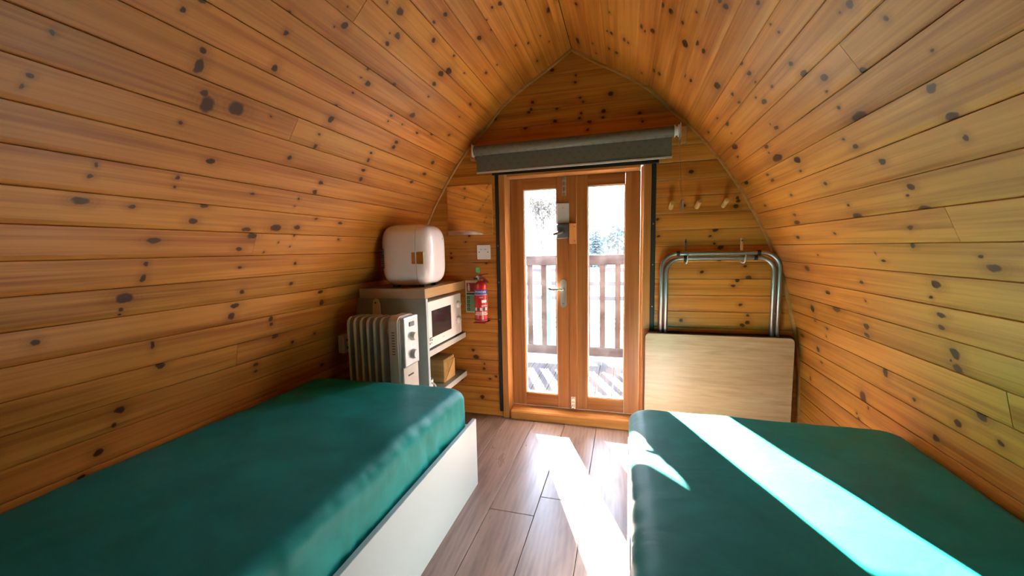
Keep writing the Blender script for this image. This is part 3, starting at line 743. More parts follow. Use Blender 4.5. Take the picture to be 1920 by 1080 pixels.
# ------------------------------------------------------------------ beds
def mattress_mesh(x0, x1, y0, y1, z0, z1, R=0.07, rv=0.06, seed=1, wr=1.0, over=0.0):
    from mathutils import noise as mn
    cx_, cy_ = (x0+x1)/2, (y0+y1)/2; hx, hy = (x1-x0)/2, (y1-y0)/2
    bm = BM()
    def outline(d):
        ax_, ay_ = hx-d, hy-d; rr = max(R-d*0.6, 0.01); rr = min(rr, ax_*0.98, ay_*0.98)
        pts = []
        def line(p, q, n):
            for i in range(n): pts.append((p[0]+(q[0]-p[0])*i/n, p[1]+(q[1]-p[1])*i/n))
        def corner(c, a0, n=8):
            for i in range(n):
                a = math.radians(a0+90*i/n); pts.append((c[0]+rr*math.cos(a), c[1]+rr*math.sin(a)))
        nl, ns = 120, 50
        corner((ax_-rr, ay_-rr), 0); line((ax_-rr, ay_), (-ax_+rr, ay_), ns)
        corner((-ax_+rr, ay_-rr), 90); line((-ax_, ay_-rr), (-ax_, -ay_+rr), nl)
        corner((-ax_+rr, -ay_+rr), 180); line((-ax_+rr, -ay_), (ax_-rr, -ay_), ns)
        corner((ax_-rr, -ay_+rr), 270); line((ax_, -ay_+rr), (ax_, ay_-rr), nl)
        return pts
    prof = [(0.02, z0), (0.004, z0+0.02)]
    nside = 9
    for i in range(nside): prof.append((0.0, z0+0.03+(z1-rv-z0-0.03)*i/(nside-1)))
    for i in range(1, 9):
        a = math.radians(90*i/8); prof.append((rv-rv*math.cos(a), z1-rv+rv*math.sin(a)))
    mx = min(hx, hy)-0.012
    dd = rv
    while dd < mx-0.03: dd += 0.025; prof.append((dd, z1))
    rings = []
    for d, z in prof:
        rg = []
        for (x, y) in outline(d):
            p = Vector((x, y, z))
            side = 1.0 if d < rv*0.6 else max(0.0, 1-(d-rv*0.6)/0.08)
            k = Vector((x*3.0, y*3.0, z*3.0+seed*7))
            dz = 0.006*wr*mn.noise(k) + 0.004*wr*mn.noise(k*2.7)
            # gathers running down the side, fading towards the top
            t = (y if abs(x) > hx-0.1 else x)
            tuck = mn.noise(Vector((t*14+z*6, seed*3.1, z*3)))*0.010 + mn.noise(Vector((t*34-z*5, seed, z*4)))*0.006
            nrm = Vector((x/hx if abs(x) > hx-0.12 else 0, y/hy if abs(y) > hy-0.12 else 0, 0))
            if nrm.length > 0: nrm.normalize()
            inset = -abs(tuck)*side*wr
            if z > z1-0.001: dom = 0.006*math.cos(min(1, abs(x)/hx)*math.pi/2)
            else: dom = 0.0
            if over and z > z0+0.19:
                nrm_o = min(1.0, (z-z0-0.19)/0.03)*max(0.0, min(1.0, (-x-hx+0.10)/0.10))
                x -= over*nrm_o
            rg.append(bm.verts.new((cx_+x+nrm.x*inset, cy_+y+nrm.y*inset, z+dz*(1 if z > z0+0.1 else 0)-abs(dom)*0)))
        rings.append(rg)
    n = len(rings[0])
    for a, b2 in zip(rings, rings[1:]):
        for k in range(n): bm.faces.new((a[k], a[(k+1) % n], b2[(k+1) % n], b2[k]))
    bm.faces.new(rings[0][::-1])
    cap = bm.faces.new(rings[-1])
    return bm
def mattress(name, x0, x1, y0, y1, z0, z1, label, seed, **kw):
    bm = mattress_mesh(x0, x1, y0, y1, z0, z1, seed=seed, **kw)
    loc = Vector(((x0+x1)/2, (y0+y1)/2, z0))
    bmesh.ops.translate(bm, verts=bm.verts, vec=-loc)
    o = obj(name, bm, 'sheet', smooth=True); o.location = loc
    tag(o, label, 'mattress'); return o
def bed(x_face, sgn, x_wall, y0, y1, zt, label):
    """white board bed base: long side board towards the aisle, end boards, slatted platform"""
    t = root('bed_base', (x_face, (y0+y1)/2, 0), label=label, cat='bed')
    hy = (y1-y0)/2; T = 0.018
    a, b_ = sorted((0.0, -sgn*T))
    obj('side_board', boxes((a, b_, -hy, hy, 0, zt), bev=0.0015), 'white_lam', t)
    xa, xb = sorted((-sgn*T, x_wall-x_face))
    if sgn > 0: xb -= 0.0004
    else: xa += 0.0004
    for yy in (-hy, hy-T): obj('end_board', boxes((xa, xb, yy, yy+T, 0, zt-0.03), bev=0.0015), 'white_lam', t)
    n = 13
    for i in range(n):
        yc = -hy+0.08+(2*hy-0.16)*i/(n-1)
        obj('slat', boxes((xa+0.002, xb-0.002, yc-0.035, yc+0.035, 0.105, 0.1215)), 'pine_trim', t)
    pieces('slat_rail', [(xa+0.004, xa+0.03, -hy+T, hy-T, 0.06, 0.105), (xb-0.03, xb-0.004, -hy+T, hy-T, 0.06, 0.105)], 'pine_trim', t)
bed(-0.628, 1, -1.432, -0.40, 1.567, 0.305, 'white board bed base under the left hand mattress by the radiator')
mattress('mattress', -1.434, -0.652, -0.376, 1.540, 0.1235, 0.463, 'mattress in a dark teal fitted sheet on the left, beside the radiator', 3, R=0.05, rv=0.05)
bed(0.017, -1, 0.845, -0.40, 1.553, 0.305, 'white board bed base on the right, below the folding table')
mattress('mattress', 0.038, 0.853, -0.376, 1.520, 0.1235, 0.450, 'mattress in a teal fitted sheet on the right, crossed by a sunbeam', 8, R=0.06, rv=0.045, wr=0.5, over=0.020)

# ------------------------------------------------------------------ cabinet with worktop, shelves
YC = 1.770                                   # near face of the side panel
t = root('shelf_cabinet', (-1.16, YC, 0), label='grey open cabinet with a timber worktop and two shelves, in the left corner', cat='cabinet')
def C(x): return x+1.16
zx = lambda z: CX-halfw(z)+0.006            # wall face at height z
poly = [(C(zx(0.1)), 0.0), (C(-0.966), 0.0), (C(-0.966), 0.807), (C(zx(0.807)), 0.807), (C(zx(0.6)), 0.6), (C(zx(0.4)), 0.4)]
bm = BM(); prism(bm, poly, 0.004, 0.022, 'xz'); obj('side_panel', bm, 'grey_lam', t)
obj('panel_edging', boxes((C(-0.9658), C(-0.9635), 0.003, 0.023, 0.0, 0.807)), 'white_lam', t)
wt = BM(); prism(wt, [(C(zx(0.86)), 0.0), (C(-0.964), 0.0), (C(-0.964), D-YC-0.002), (C(zx(0.86)), D-YC-0.002)], 0.8085, 0.858, 'xy')
wt = obj('worktop', wt, 'worktop', t)
obj('end_edging', boxes((C(zx(0.86)), C(-0.9645), -0.003, -0.0003, 0.809, 0.858)), 'worktop_edge', wt)
for z1, nm in ((0.532, 'shelf'), (0.281, 'shelf')):
    sh = obj('shelf', boxes((C(zx(z1)), C(-0.970), 0.0225, D-YC-0.002, z1-0.032, z1)), 'grey_lam', t)
    obj('shelf_edging', boxes((C(-0.9698), C(-0.9665), 0.0235, D-YC-0.002, z1-0.032, z1), bev=0.001), 'shelf_edge', sh)
obj('shelf_bracket', boxes((C(-1.10), C(-1.08), D-YC-0.06, D-YC-0.002, 0.44, 0.4995)), 'steel', t)

# mini fridge on the worktop
FX, FY, FZ = -1.107, 1.935, 0.8585
t = root('mini_fridge', (FX, FY, FZ), rot=(0, 0, math.radians(4)), label='white rounded mini fridge standing on the timber worktop', cat='fridge')
hx, hy, hz = 0.143, 0.140, 0.163
def half(keep_pos, cut):
    bm = superbox(hx, hy, hz, 4.4, 26)
    bmesh.ops.translate(bm, verts=bm.verts, vec=(0, 0, hz+0.007))
    geom = bm.verts[:]+bm.edges[:]+bm.faces[:]
    bmesh.ops.bisect_plane(bm, geom=geom, plane_co=(cut, 0, 0), plane_no=(1, 0, 0), clear_inner=keep_pos, clear_outer=not keep_pos)
    ed = [e for e in bm.edges if e.is_boundary]
    bmesh.ops.contextual_create(bm, geom=ed)
    return bm
body = obj('body', half(False, 0.070), 'fridge_white', t, smooth=40)
door = obj('door', half(True, 0.0722), 'fridge_white', t, smooth=40)
obj('latch', boxes((0.047, 0.0695, -0.1400, -0.124, 0.124, 0.186), (0.0728, 0.112, -0.1385, -0.112, 0.124, 0.186), bev=0.002), 'brass', door)
bm = BM()
for k in range(10): box(bm, -0.130, -0.112, -0.131, -0.110, 0.105+k*0.0105, 0.1105+k*0.0105)
tag(obj('vent_slot', bm, 'dark', body), kind='stuff')
bm = BM()
for k, (wd, z0_, z1_) in enumerate(((0.007, 0, 0.006), (0.006, 0, 0.008), (0.006, -0.001, 0.006), (0.008, 0, 0.007), (0.005, 0, 0.009))): box(bm, 0.1385, 0.1405, 0.022+k*0.009, 0.022+k*0.009+wd, 0.250+z0_, 0.250+z1_)
tag(obj('logo', bm, 'dark', door), kind='stuff')
pieces('foot', [(-0.09, -0.06, -0.09, -0.06, 0, 0.014), (0.06, 0.09, -0.09, -0.06, 0, 0.014), (-0.09, -0.06, 0.06, 0.09, 0, 0.014), (0.06, 0.09, 0.06, 0.09, 0, 0.014)], 'black', body)

# microwave on the upper shelf
t = root('microwave', (-1.12, 2.022, 0.5325), label='white microwave oven on the upper cabinet shelf', cat='microwave')
obj('case', boxes((-0.135, 0.125, -0.220, 0.220, 0.008, 0.253), bev=0.004, seg=2), 'micro_white', t)
dm = obj('door', boxes((0.1255, 0.145, -0.220, 0.122, 0.008, 0.253), bev=0.003, seg=2), 'micro_white', t)
obj('window', boxes((0.1452, 0.1462, -0.172, 0.066, 0.060, 0.202)), 'black_gloss', dm)
cp = obj('control_panel', boxes((0.1255, 0.143, 0.124, 0.220, 0.008, 0.253), bev=0.003, seg=2), 'micro_white', t)
for zz_ in (0.190, 0.095):
    bm = BM(); lathe(bm, [(0.021, 0), (0.021, 0.004), (0.017, 0.014), (0.016, 0.016)], 20, Matrix.Translation((0.143, 0.170, zz_)) @ Matrix.Rotation(math.radians(90), 4, 'Y'))
    kb = obj('dial', bm, 'micro_white', cp, smooth=40)
    obj('dial_mark', boxes((0.1591, 0.1597, 0.168, 0.172, zz_+0.002, zz_+0.014)), 'dark', kb)
bm = BM()
for k in range(7):
    a = math.radians(-130+k*43); box(bm, 0.1432, 0.1436, 0.170+0.028*math.sin(a)-0.0022, 0.170+0.028*math.sin(a)+0.0022, 0.095+0.028*math.cos(a)-0.0022, 0.095+0.028*math.cos(a)+0.0022)
tag(obj('dial_scale', bm, 'dark', cp), kind='stuff')
bm = BM()
for (yy, zz_, a, b_) in ((-0.205, 0.058, 0.030, 0.006), (-0.203, 0.046, 0.010, 0.010), (-0.185, 0.044, 0.012, 0.009), (-0.205, 0.027, 0.009, 0.010), (-0.187, 0.030, 0.007, 0.007)):
    box(bm, 0.1452, 0.1456, yy, yy+a, zz_, zz_+b_)
tag(obj('sticker', bm, 'dark', dm), kind='stuff')
obj('logo', boxes((0.1452, 0.1455, -0.055, -0.025, 0.034, 0.039)), 'grey_print', dm)
pieces('foot', [(-0.12, -0.09, -0.2, -0.17, 0, 0.0085), (0.09, 0.115, -0.2, -0.17, 0, 0.0085), (-0.12, -0.09, 0.17, 0.2, 0, 0.0085), (0.09, 0.115, 0.17, 0.2, 0, 0.0085)], 'black', t)

# wooden box and mug on the lower shelf
t = root('wooden_box', (-1.075, 2.098, 0.2815), label='wooden box with a slanting lid joint on the lower cabinet shelf', cat='box')
obj('body', boxes((-0.075, 0.073, -0.072, 0.072, 0, 0.118), bev=0.002), 'box_wood', t)
obj('lid', boxes((-0.075, 0.073, -0.072, 0.072, 0.1185, 0.136), bev=0.003), 'box_wood', t)
bm = BM(); prism(bm, [(-0.068, 0.004), (0.062, 0.114), (0.070, 0.114), (0.070, 0.004)], 0.0732, 0.077, 'yz'); obj('slanted_panel', bm, 'peg_wood', t)
t = root('mug', (-1.005, 1.826, 0.2815), rot=(0, 0, math.radians(-10)), label='small white mug standing at the near end of the lower shelf', cat='mug')
bm = BM(); lathe(bm, [(0.026, 0.0), (0.031, 0.004), (0.0335, 0.090), (0.0315, 0.090), (0.029, 0.006), (0.001, 0.006)], 24)
obj('cup', bm, 'white_plastic', t, smooth=40)
bm = BM(); tube(bm, [(0.033+0.0*i, 0, 0) for i in range(0)] or [(0.031+0.027*math.sin(math.radians(a)), 0, 0.050-0.024*math.cos(math.radians(a))) for a in range(0, 181, 20)], 0.0045, 8)
obj('handle', bm, 'white_plastic', t, smooth=True)

# oil filled radiator in front of the cabinet side
t = root('oil_radiator', (-1.14, 1.665, 0), label='off white oil filled radiator standing against the grey cabinet side', cat='radiator')
def fin(x):
    bm = BM(); out = rrect(0.072, 0.31, 0.035, 5)
    def loop(xx, sc_): return [bm.verts.new((xx, p[0]*sc_, 0.425+p[1]*(1-(1-sc_)*0.25))) for p in out]
    rings = [loop(x-0.003, 0.90), loop(x-0.006, 0.97), loop(x-0.0055, 1.0), loop(x+0.0055, 1.0), loop(x+0.006, 0.97), loop(x+0.003, 0.90)]
    n = len(out)
    for a, b2 in zip(rings, rings[1:]):
        for k in range(n): bm.faces.new((a[k], a[(k+1) % n], b2[(k+1) % n], b2[k]))
    bm.faces.new(rings[0][::-1]); bm.faces.new(rings[-1]); return bm
for k in range(6): obj('fin', fin(-0.152+0.0365*k), 'rad_white', t, smooth=30)
for zz_ in (0.665, 0.17): obj('oil_header', tube(BM(), [(-0.155, 0, zz_), (0.0715, 0, zz_)], 0.030, 16), 'rad_white', t, smooth=40)
bm = BM(); prism(bm, rrect(0.078, 0.33, 0.035, 6), 0.072, 0.128, 'yz'); bmesh.ops.translate(bm, verts=bm.verts, vec=(0, 0, 0.415))
bmesh.ops.bevel(bm, geom=[e for e in bm.edges if e.calc_face_angle(0) > 1.0], offset=0.006, segments=2, affect='EDGES')
cv = obj('end_cover', bm, 'rad_white', t, smooth=35)
bm = BM()
for k in range(9): box(bm, 0.092, 0.108, -0.0788, -0.0775, 0.565+k*0.013, 0.569+k*0.013)
tag(obj('vent_slot', bm, 'dark', cv), kind='stuff')
ct = obj('control_panel', boxes((0.1285, 0.152, -0.066, 0.066, 0.500, 0.738), bev=0.006, seg=2), 'silver', t)
for zz_, rr in ((0.553, 0.024), (0.640, 0.021)):
    bm = BM(); lathe(bm, [(rr, 0), (rr, 0.006), (rr*0.85, 0.018), (rr*0.8, 0.020)], 22, Matrix.Translation((0.152, 0.004, zz_)) @ Matrix.Rotation(math.radians(90), 4, 'Y')); obj('dial', bm, 'silver' if zz_ < 0.6 else 'rad_white', ct, smooth=40)
obj('switch', boxes((0.1523, 0.157, -0.02, 0.022, 0.690, 0.712), bev=0.002), 'lock_grey', ct)
obj('lower_cover', boxes((0.1285, 0.142, -0.070, 0.070, 0.10, 0.498), bev=0.004), 'rad_white', t)
obj('logo', boxes((0.1422, 0.1426, -0.030, 0.020, 0.448, 0.456)), 'dark', t)
bm = BM(); prism(bm, [(-0.127, 0.60), (-0.078, 0.60), (-0.080, 0.775), (-0.088, 0.800), (-0.103, 0.808), (-0.116, 0.800), (-0.121, 0.775)], 0.088, 0.096, 'xz')
hg = obj('carry_handle', bm, 'rad_white', t)
bm = BM(); lathe(bm, [(0.005, 0), (0.005, 0.0006)], 10, Matrix.Translation((-0.103, 0.0872, 0.786)) @ Matrix.Rotation(math.radians(90), 4, 'X')); obj('hole', bm, 'dark', hg)
obj('handle_mount', boxes((-0.12, -0.085, 0.0735, 0.0878, 0.60, 0.64)), 'rad_white', t)
for xx in (-0.13, 0.05):
    obj('foot', boxes((xx-0.012, xx+0.012, -0.085, 0.095, 0.035, 0.118), bev=0.003), 'rad_white', t)
    for yy in (-0.065, 0.07): obj('caster', tube(BM(), [(xx-0.014, yy, 0.020), (xx+0.014, yy, 0.020)], 0.020, 14), 'black', t, smooth=40)

# socket box half hidden behind the radiator
t = root('wall_socket', (-1.402, 1.700, 0.58), label='white socket box on the left wall behind the radiator', cat='socket')
obj('box', boxes((-0.010, 0.028, -0.042, 0.042, -0.045, 0.045), bev=0.004, seg=2), 'white_plastic', t)
bm = BM()
for zz_ in (-0.02, 0.02): box(bm, 0.0278, 0.0286, -0.022, -0.008, zz_-0.006, zz_+0.006)
tag(obj('slot', bm, 'dark', t), kind='stuff')

# ------------------------------------------------------------------ on the door wall, left
t = root('wall_mirror', (-0.914, D-0.0015, 1.141), label='frameless mirror on the board wall above the switch plate', cat='mirror')
obj('glass', boxes((-0.148, 0.148, -0.005, 0.0, 0, 0.300), bev=0.0008), 'mirror', t)
t = root('switch_plate', (-0.829, D-0.001, 1.0345), label='white square fused switch plate left of the door frame', cat='switch')
obj('plate', boxes((-0.0435, 0.0435, -0.010, 0, -0.0435, 0.0435), bev=0.003, seg=2), 'white_plastic', t)
for xx in (-0.029, 0.029): obj('screw', lathe(BM(), [(0.0035, 0), (0.0035, 0.0008)], 10, Matrix.Translation((xx*0.97, -0.0102, 0)) @ Matrix.Rotation(math.radians(90), 4, 'X')), 'dark', t)
tag(obj('print', boxes((-0.022, -0.010, -0.0106, -0.0099, 0.014, 0.019), (0.004, 0.018, -0.0106, -0.0099, 0.014, 0.019)), 'grey_print', t), kind='stuff')

t = root('safety_sign', (-0.919, D-0.001, 0.657), label='cream sign with red and green panels behind the extinguisher', cat='sign')
obj('board', boxes((-0.040, 0.040, -0.002, 0, 0, 0.203)), 'sign_cream', t)
obj('red_panel', boxes((-0.031, 0.034, -0.0028, -0.0019, 0.132, 0.188)), 'sign_red', t)
bm = BM(); prism(bm, [(-0.024, 0.138), (-0.010, 0.138), (-0.010, 0.168), (-0.013, 0.174), (-0.013, 0.182), (-0.022, 0.184), (-0.020, 0.174), (-0.024, 0.168)], -0.0034, -0.0027, 'xz'); obj('extinguisher_icon', bm, 'sign_cream', t)
obj('dark_band', boxes((-0.033, 0.034, -0.0028, -0.0019, 0.114, 0.126)), 'sign_dark', t)
obj('green_panel', boxes((-0.033, 0.034, -0.0028, -0.0019, 0.010, 0.110)), 'sign_green', t)
bm = BM()
for k in range(4): box(bm, -0.030, -0.013, -0.0034, -0.0027, 0.014+k*0.024, 0.031+k*0.024)
tag(obj('icon_square', bm, 'sign_dark', t), kind='stuff')
bm = BM()
for k in range(4): box(bm, -0.025, -0.018, -0.0040, -0.0033, 0.017+k*0.024, 0.026+k*0.024)
tag(obj('icon_figure', bm, 'sign_green', t), kind='stuff')

EX, EY = -0.836, 2.222
t = root('fire_extinguisher', (EX, EY, 0.616), rot=(0, 0, math.radians(0)), label='red powder fire extinguisher hung on the board wall left of the door', cat='extinguisher')
bm = BM(); lathe(bm, [(0.030, 0.0), (0.037, 0.003), (0.039, 0.010), (0.039, 0.205), (0.037, 0.222), (0.030, 0.235), (0.018, 0.243), (0.014, 0.248)], 32)
cyl = obj('cylinder', bm, 'red', t, smooth=40)
def band(name, z0, z1, a0, a1, rr, mat, parent):
    bm = BM(); n = 16; v0 = []; v1 = []
    for i in range(n+1):
        a = math.radians(a0+(a1-a0)*i/n); v0.append(bm.verts.new((rr*math.cos(a), rr*math.sin(a), z0))); v1.append(bm.verts.new((rr*math.cos(a), rr*math.sin(a), z1)))
    for i in range(n): bm.faces.new((v0[i], v0[i+1], v1[i+1], v1[i]))
    return obj(name, bm, mat, parent, smooth=True)
FA = -68      # the label faces the room, a little towards the right
band('label_band', 0.168, 0.196, FA-75, FA+75, 0.0394, 'blue_band', cyl)
def wrap(me, z, rr, ang, parent, name, mat):
    for v in me.vertices:
        x, y, d = v.co; a = math.radians(ang) + x/rr
        v.co = ((rr+d)*math.cos(a), (rr+d)*math.sin(a), z+y)
    return obj_me(name, me, mat, parent)
wrap(text_mesh('POWDER', 0.017, 'label_white', 0.0003), 0.182, 0.0396, FA-4, cyl, 'lettering', 'label_white')
wrap(text_mesh('ABC', 0.013, 'label_white', 0.0003), 0.150, 0.0394, FA+2, cyl, 'lettering', 'label_white')
for k, (z0, z1, a0, a1) in enumerate([(0.118, 0.134, 4, 52), (0.098, 0.101, 2, 55), (0.164, 0.1665, -70, 72), (0.044, 0.048, -70, 72), (0.052, 0.055, -60, 60), (0.059, 0.062, -55, 50)]):
    band('label_print', z0, z1, FA+a0, FA+a1, 0.0393, 'label_white', cyl)
for k in range(5): band('label_icon', 0.070, 0.088, FA-62+k*25, FA-44+k*25, 0.0393, 'label_white' if k % 2 == 0 else 'dark', cyl)
band('label_edge', 0.044, 0.166, FA+70, FA+76, 0.0393, 'label_white', cyl)
bm = BM(); lathe(bm, [(0.014, 0.248), (0.021, 0.249), (0.021, 0.258), (0.015, 0.262), (0.015, 0.275), (0.011, 0.278)], 20)
vl = obj('valve', bm, 'chrome', t, smooth=40)
bm = BM(); prism(bm, [(-0.012, 0.272), (0.010, 0.276), (0.042, 0.250), (0.050, 0.236), (0.044, 0.236), (0.030, 0.252), (0.0, 0.262)], -0.010, 0.010, 'xz'); obj('carry_lever', bm, 'red_dark', t)
bm = BM(); prism(bm, [(-0.012, 0.280), (0.0, 0.288), (0.048, 0.292), (0.048, 0.287), (0.004, 0.280)], -0.009, 0.009, 'xz'); obj('squeeze_lever', bm, 'red_dark', t)
bm = BM(); lathe(bm, [(0.010, 0), (0.010, 0.006)], 14, Matrix.Translation((-0.014, -0.008, 0.268)) @ Matrix.Rotation(math.radians(90), 4, 'X')); obj('pressure_gauge', bm, 'white_plastic', vl, smooth=40)
bm = BM(); prism(bm, rrect(0.012, 0.015, 0.007, 4), -0.002, 0.002, 'xz'); bmesh.ops.translate(bm, verts=bm.verts, vec=(-0.010, -0.012, 0.312)); gt = obj('safety_tag', bm, 'green_tag', t)
bm = BM(); tube(bm, [(-0.008, -0.010, 0.300), (-0.002, -0.004, 0.284)], 0.0018, 6); obj('tag_tie', bm, 'green_tag', gt)
bm = BM(); tube(bm, [(-0.012, -0.02, 0.262), (-0.032, -0.030, 0.262)], 0.006, 10); obj('nozzle', bm, 'black', t)
obj('wall_bracket', boxes((-0.014, 0.014, 0.040, 0.058, 0.0, 0.25), (-0.038, 0.038, -0.042, 0.056, -0.006, -0.001)), 'red_dark', t)
bm = BM(); tube(bm, [(0.0405*math.cos(math.radians(a)), 0.0405*math.sin(math.radians(a)), 0.014) for a in range(0, 360, 15)], 0.0022, 6, closed=True); obj('bracket_ring', bm, 'red_dark', t)

# ------------------------------------------------------------------ roller blind over the door
YB = 2.215
t = root('roller_blind', (-0.30, YB, 1.60), rot=(0, math.radians(-0.35), 0), label='grey green patterned roller blind rolled up over the door', cat='blind')
R_ = 0.027; zr = 0.025
bm = BM(); tube(bm, [(-0.548, 0, zr), (0.534, 0, zr)], R_, 28); obj('fabric_roll', bm, 'blind', t, smooth=40)
bm = BM(); prism(bm, [(R_-0.0015, zr), (R_-0.0005, zr), (R_-0.0005, -0.091), (R_-0.0015, -0.091)], -0.547, 0.528, 'yz'); obj('fabric_drop', bm, 'blind', t)
bm = BM(); prism(bm, [(R_-0.005, -0.0915), (R_+0.003, -0.0915), (R_+0.003, -0.101), (R_-0.005, -0.101)], -0.547, 0.530, 'yz'); obj('bottom_bar', bm, 'shelf_edge', t)
bm = BM(); lathe(bm, [(0.030, 0), (0.030, 0.004)], 22, Matrix.Translation((-0.5525, 0, zr)) @ Matrix.Rotation(math.radians(90), 4, 'Y')); obj('end_cap', bm, 'white_plastic', t, smooth=40)
bm = BM(); lathe(bm, [(0.030, 0), (0.030, 0.005), (0.022, 0.008), (0.022, 0.016), (0.030, 0.019), (0.030, 0.024)], 22, Matrix.Translation((0.535, 0, zr)) @ Matrix.Rotation(math.radians(90), 4, 'Y'))
cw = obj('chain_wheel', bm, 'white_plastic', t, smooth=40)
pieces('end_bracket', [(0.563, 0.566, -0.02, D-YB-0.018, zr-0.035, zr+0.035), (-0.560, -0.557, -0.02, D-YB-0.018, zr-0.035, zr+0.035)], 'white_plastic', t)
bm = BM()
ch = []
for i in range(56):
    zz_ = 0.0 - 0.305*i/55; ch.append((0.555+0.012*(i/55), -0.030+0.030*(i/55), zz_)); ch.append((0.558+0.030*(i/55), 0.010+0.004*(i/55), zz_+0.006))
for p in ch: bmesh.ops.create_icosphere(bm, subdivisions=1, radius=0.0019, matrix=Matrix.Translation(p))
o = obj('bead_chain', bm, 'brass', t, smooth=True); o['kind'] = 'stuff'
for nm, x0, x1 in (('left', -0.885, -0.852), ('right', 0.2685, 0.299)):
    o = obj('mounting_block', boxes((-(x1-x0)/2, (x1-x0)/2, -0.045, 0, -0.04, 0.044), bev=0.002), 'pine_trim')
    o.location = ((x0+x1)/2, D-0.0005, 1.612)
    tag(o, 'wooden block behind the %s end of the roller blind' % ('chain' if nm == 'right' else 'plain'), 'block')
    if nm == 'left': o.scale = (1, 1, 0.9)
t = root('chain_hook', (0.289, D-0.001, 1.262), label='small clear hook holding the blind chain between the wall pegs', cat='hook')
obj('plate', boxes((-0.008, 0.008, -0.003, 0, -0.028, 0.028), bev=0.001), 'steel', t)
bm = BM(); tube(bm, [(0, -0.003, 0.012), (0, -0.018, 0.008), (0, -0.024, 0.016), (0, -0.020, 0.026)], 0.003, 8); obj('hook', bm, 'chrome', t, smooth=True)

# wooden pegs
for i, (xx, lab) in enumerate(((0.233, 'wooden wall peg nearest the door frame'), (0.361, 'middle one of the three wooden wall pegs'), (0.487, 'wooden wall peg nearest the sloping right wall'))):
    t = root('coat_peg', (xx, D, 1.252), label=lab, cat='peg', group='wooden pegs on the door wall')
    bm = BM(); e = Vector((0.002, -0.066, 0.020)); q = Vector((0, 0, 1)).rotation_difference(e.normalized()).to_matrix().to_4x4()
    lathe(bm, [(0.0125, -0.004), (0.0125, 0.062), (0.0112, 0.0675), (0.009, 0.069)], 18, Matrix.Translation((0, 0, 0)) @ q)
    obj('dowel', bm, 'peg_wood', t, smooth=40)

# ------------------------------------------------------------------ folding table hung on two hooks
t = root('folding_table', (0.46, 2.225, 0.07), label='folded table with a pale oak top hanging on two wall hooks', cat='table')
bm = BM(); pts_ = rrect(0.3495, 0.2560, 0.022, 6); prism(bm, pts_, -0.0085, 0.0085, 'xz'); bmesh.ops.translate(bm, verts=bm.verts, vec=(0, -0.003, 0.256))
tp = obj('tabletop', bm, 'oak_lam', t)
bm = BM(); n = len(pts_); po = rrect(0.3525, 0.2590, 0.024, 6)
a0 = [bm.verts.new((p[0], -0.0105, p[1]+0.256)) for p in pts_]; a1 = [bm.verts.new((p[0], -0.0100, p[1]+0.256)) for p in po]; a2 = [bm.verts.new((p[0], 0.006, p[1]+0.256)) for p in po]; a3 = [bm.verts.new((p[0], 0.006, p[1]+0.256)) for p in pts_]
for a, b2 in ((a0, a1), (a1, a2), (a2, a3), (a3, a0)):
    for k in range(n): bm.faces.new((a[k], a[(k+1) % n], b2[(k+1) % n], b2[k]))
obj('edge_band', bm, 'table_edge', tp)
bm = BM(); prism(bm, rrect(0.3525, 0.2550, 0.022, 6), -0.009, 0.009, 'xz'); bmesh.ops.translate(bm, verts=bm.verts, vec=(0.012, 0.040, 0.262)); obj('lower_leaf', bm, 'table_edge', t)
pieces('hinge', [(-0.22, -0.16, 0.0062, 0.0305, 0.03, 0.06), (0.16, 0.22, 0.0062, 0.0305, 0.03, 0.06)], 'steel', t)
def uleg(xl, xr, zt, rb, y):
    pts = [(xl, y, 0.34), (xl, y, zt-rb)]
    for a in range(10, 91, 10): pts.append((xl+rb-rb*math.cos(math.radians(a)), y, zt-rb+rb*math.sin(math.radians(a))))
    pts.append(((xl+xr)/2, y, zt))
    for a in range(0, 91, 10): pts.append((xr-rb+rb*math.sin(math.radians(a)), y, zt-rb+rb*math.cos(math.radians(a))))
    pts.append((xr, y, 0.34))
    bm = BM(); tube(bm, pts, 0.0112, 16); return bm
g1 = obj('leg_frame', uleg(0.190-0.46, 0.742-0.46, 0.938, 0.080, 0.021), 'steel', t, smooth=True)
g2 = obj('leg_frame', uleg(0.213-0.46, 0.716-0.46, 0.914, 0.070, -0.0035+0.0005), 'steel', t, smooth=True) if False else obj('leg_frame', uleg(0.2135-0.46, 0.7165-0.46, 0.913, 0.072, 0.019), 'steel', t, smooth=True)
def cap(x, z, y, parent):
    bm = BM(); tube(bm, [(x-0.008, y, z), (x+0.008, y, z)], 0.0128, 16); obj('grip_ring', bm, 'black', parent, smooth=40)
for x in (0.270, 0.646): cap(x-0.46, 0.938, 0.021, g1)
for x in (0.305, 0.632): cap(x-0.46, 0.913, 0.019, g2)
for i, (xx, lab) in enumerate(((0.310, 'steel strap hook carrying the table leg frame on the door side'), (0.578, 'steel strap hook carrying the table leg frame near the sloping wall'))):
    h = root('wall_hook', (xx, D-0.001, 1.03), label=lab, cat='hook', group='hooks that carry the folded table')
    obj('strap', boxes((-0.006, 0.006, -0.0025, 0.0, -0.075, 0.053), bev=0.001), 'chrome', h)
    bm = BM(); tube(bm, [(0, -0.003, -0.070), (0, -0.020, -0.073), (0.001, -0.045, -0.073), (0.002, -0.056, -0.066), (0.005, -0.057, -0.030)], 0.0032, 8); obj('hook', bm, 'white_plastic', h, smooth=True)
    bm = BM(); lathe(bm, [(0.0045, 0), (0.003, 0.002)], 10, Matrix.Translation((0, -0.0026, 0.040)) @ Matrix.Rotation(math.radians(90), 4, 'X')); obj('screw', bm, 'dark', h)

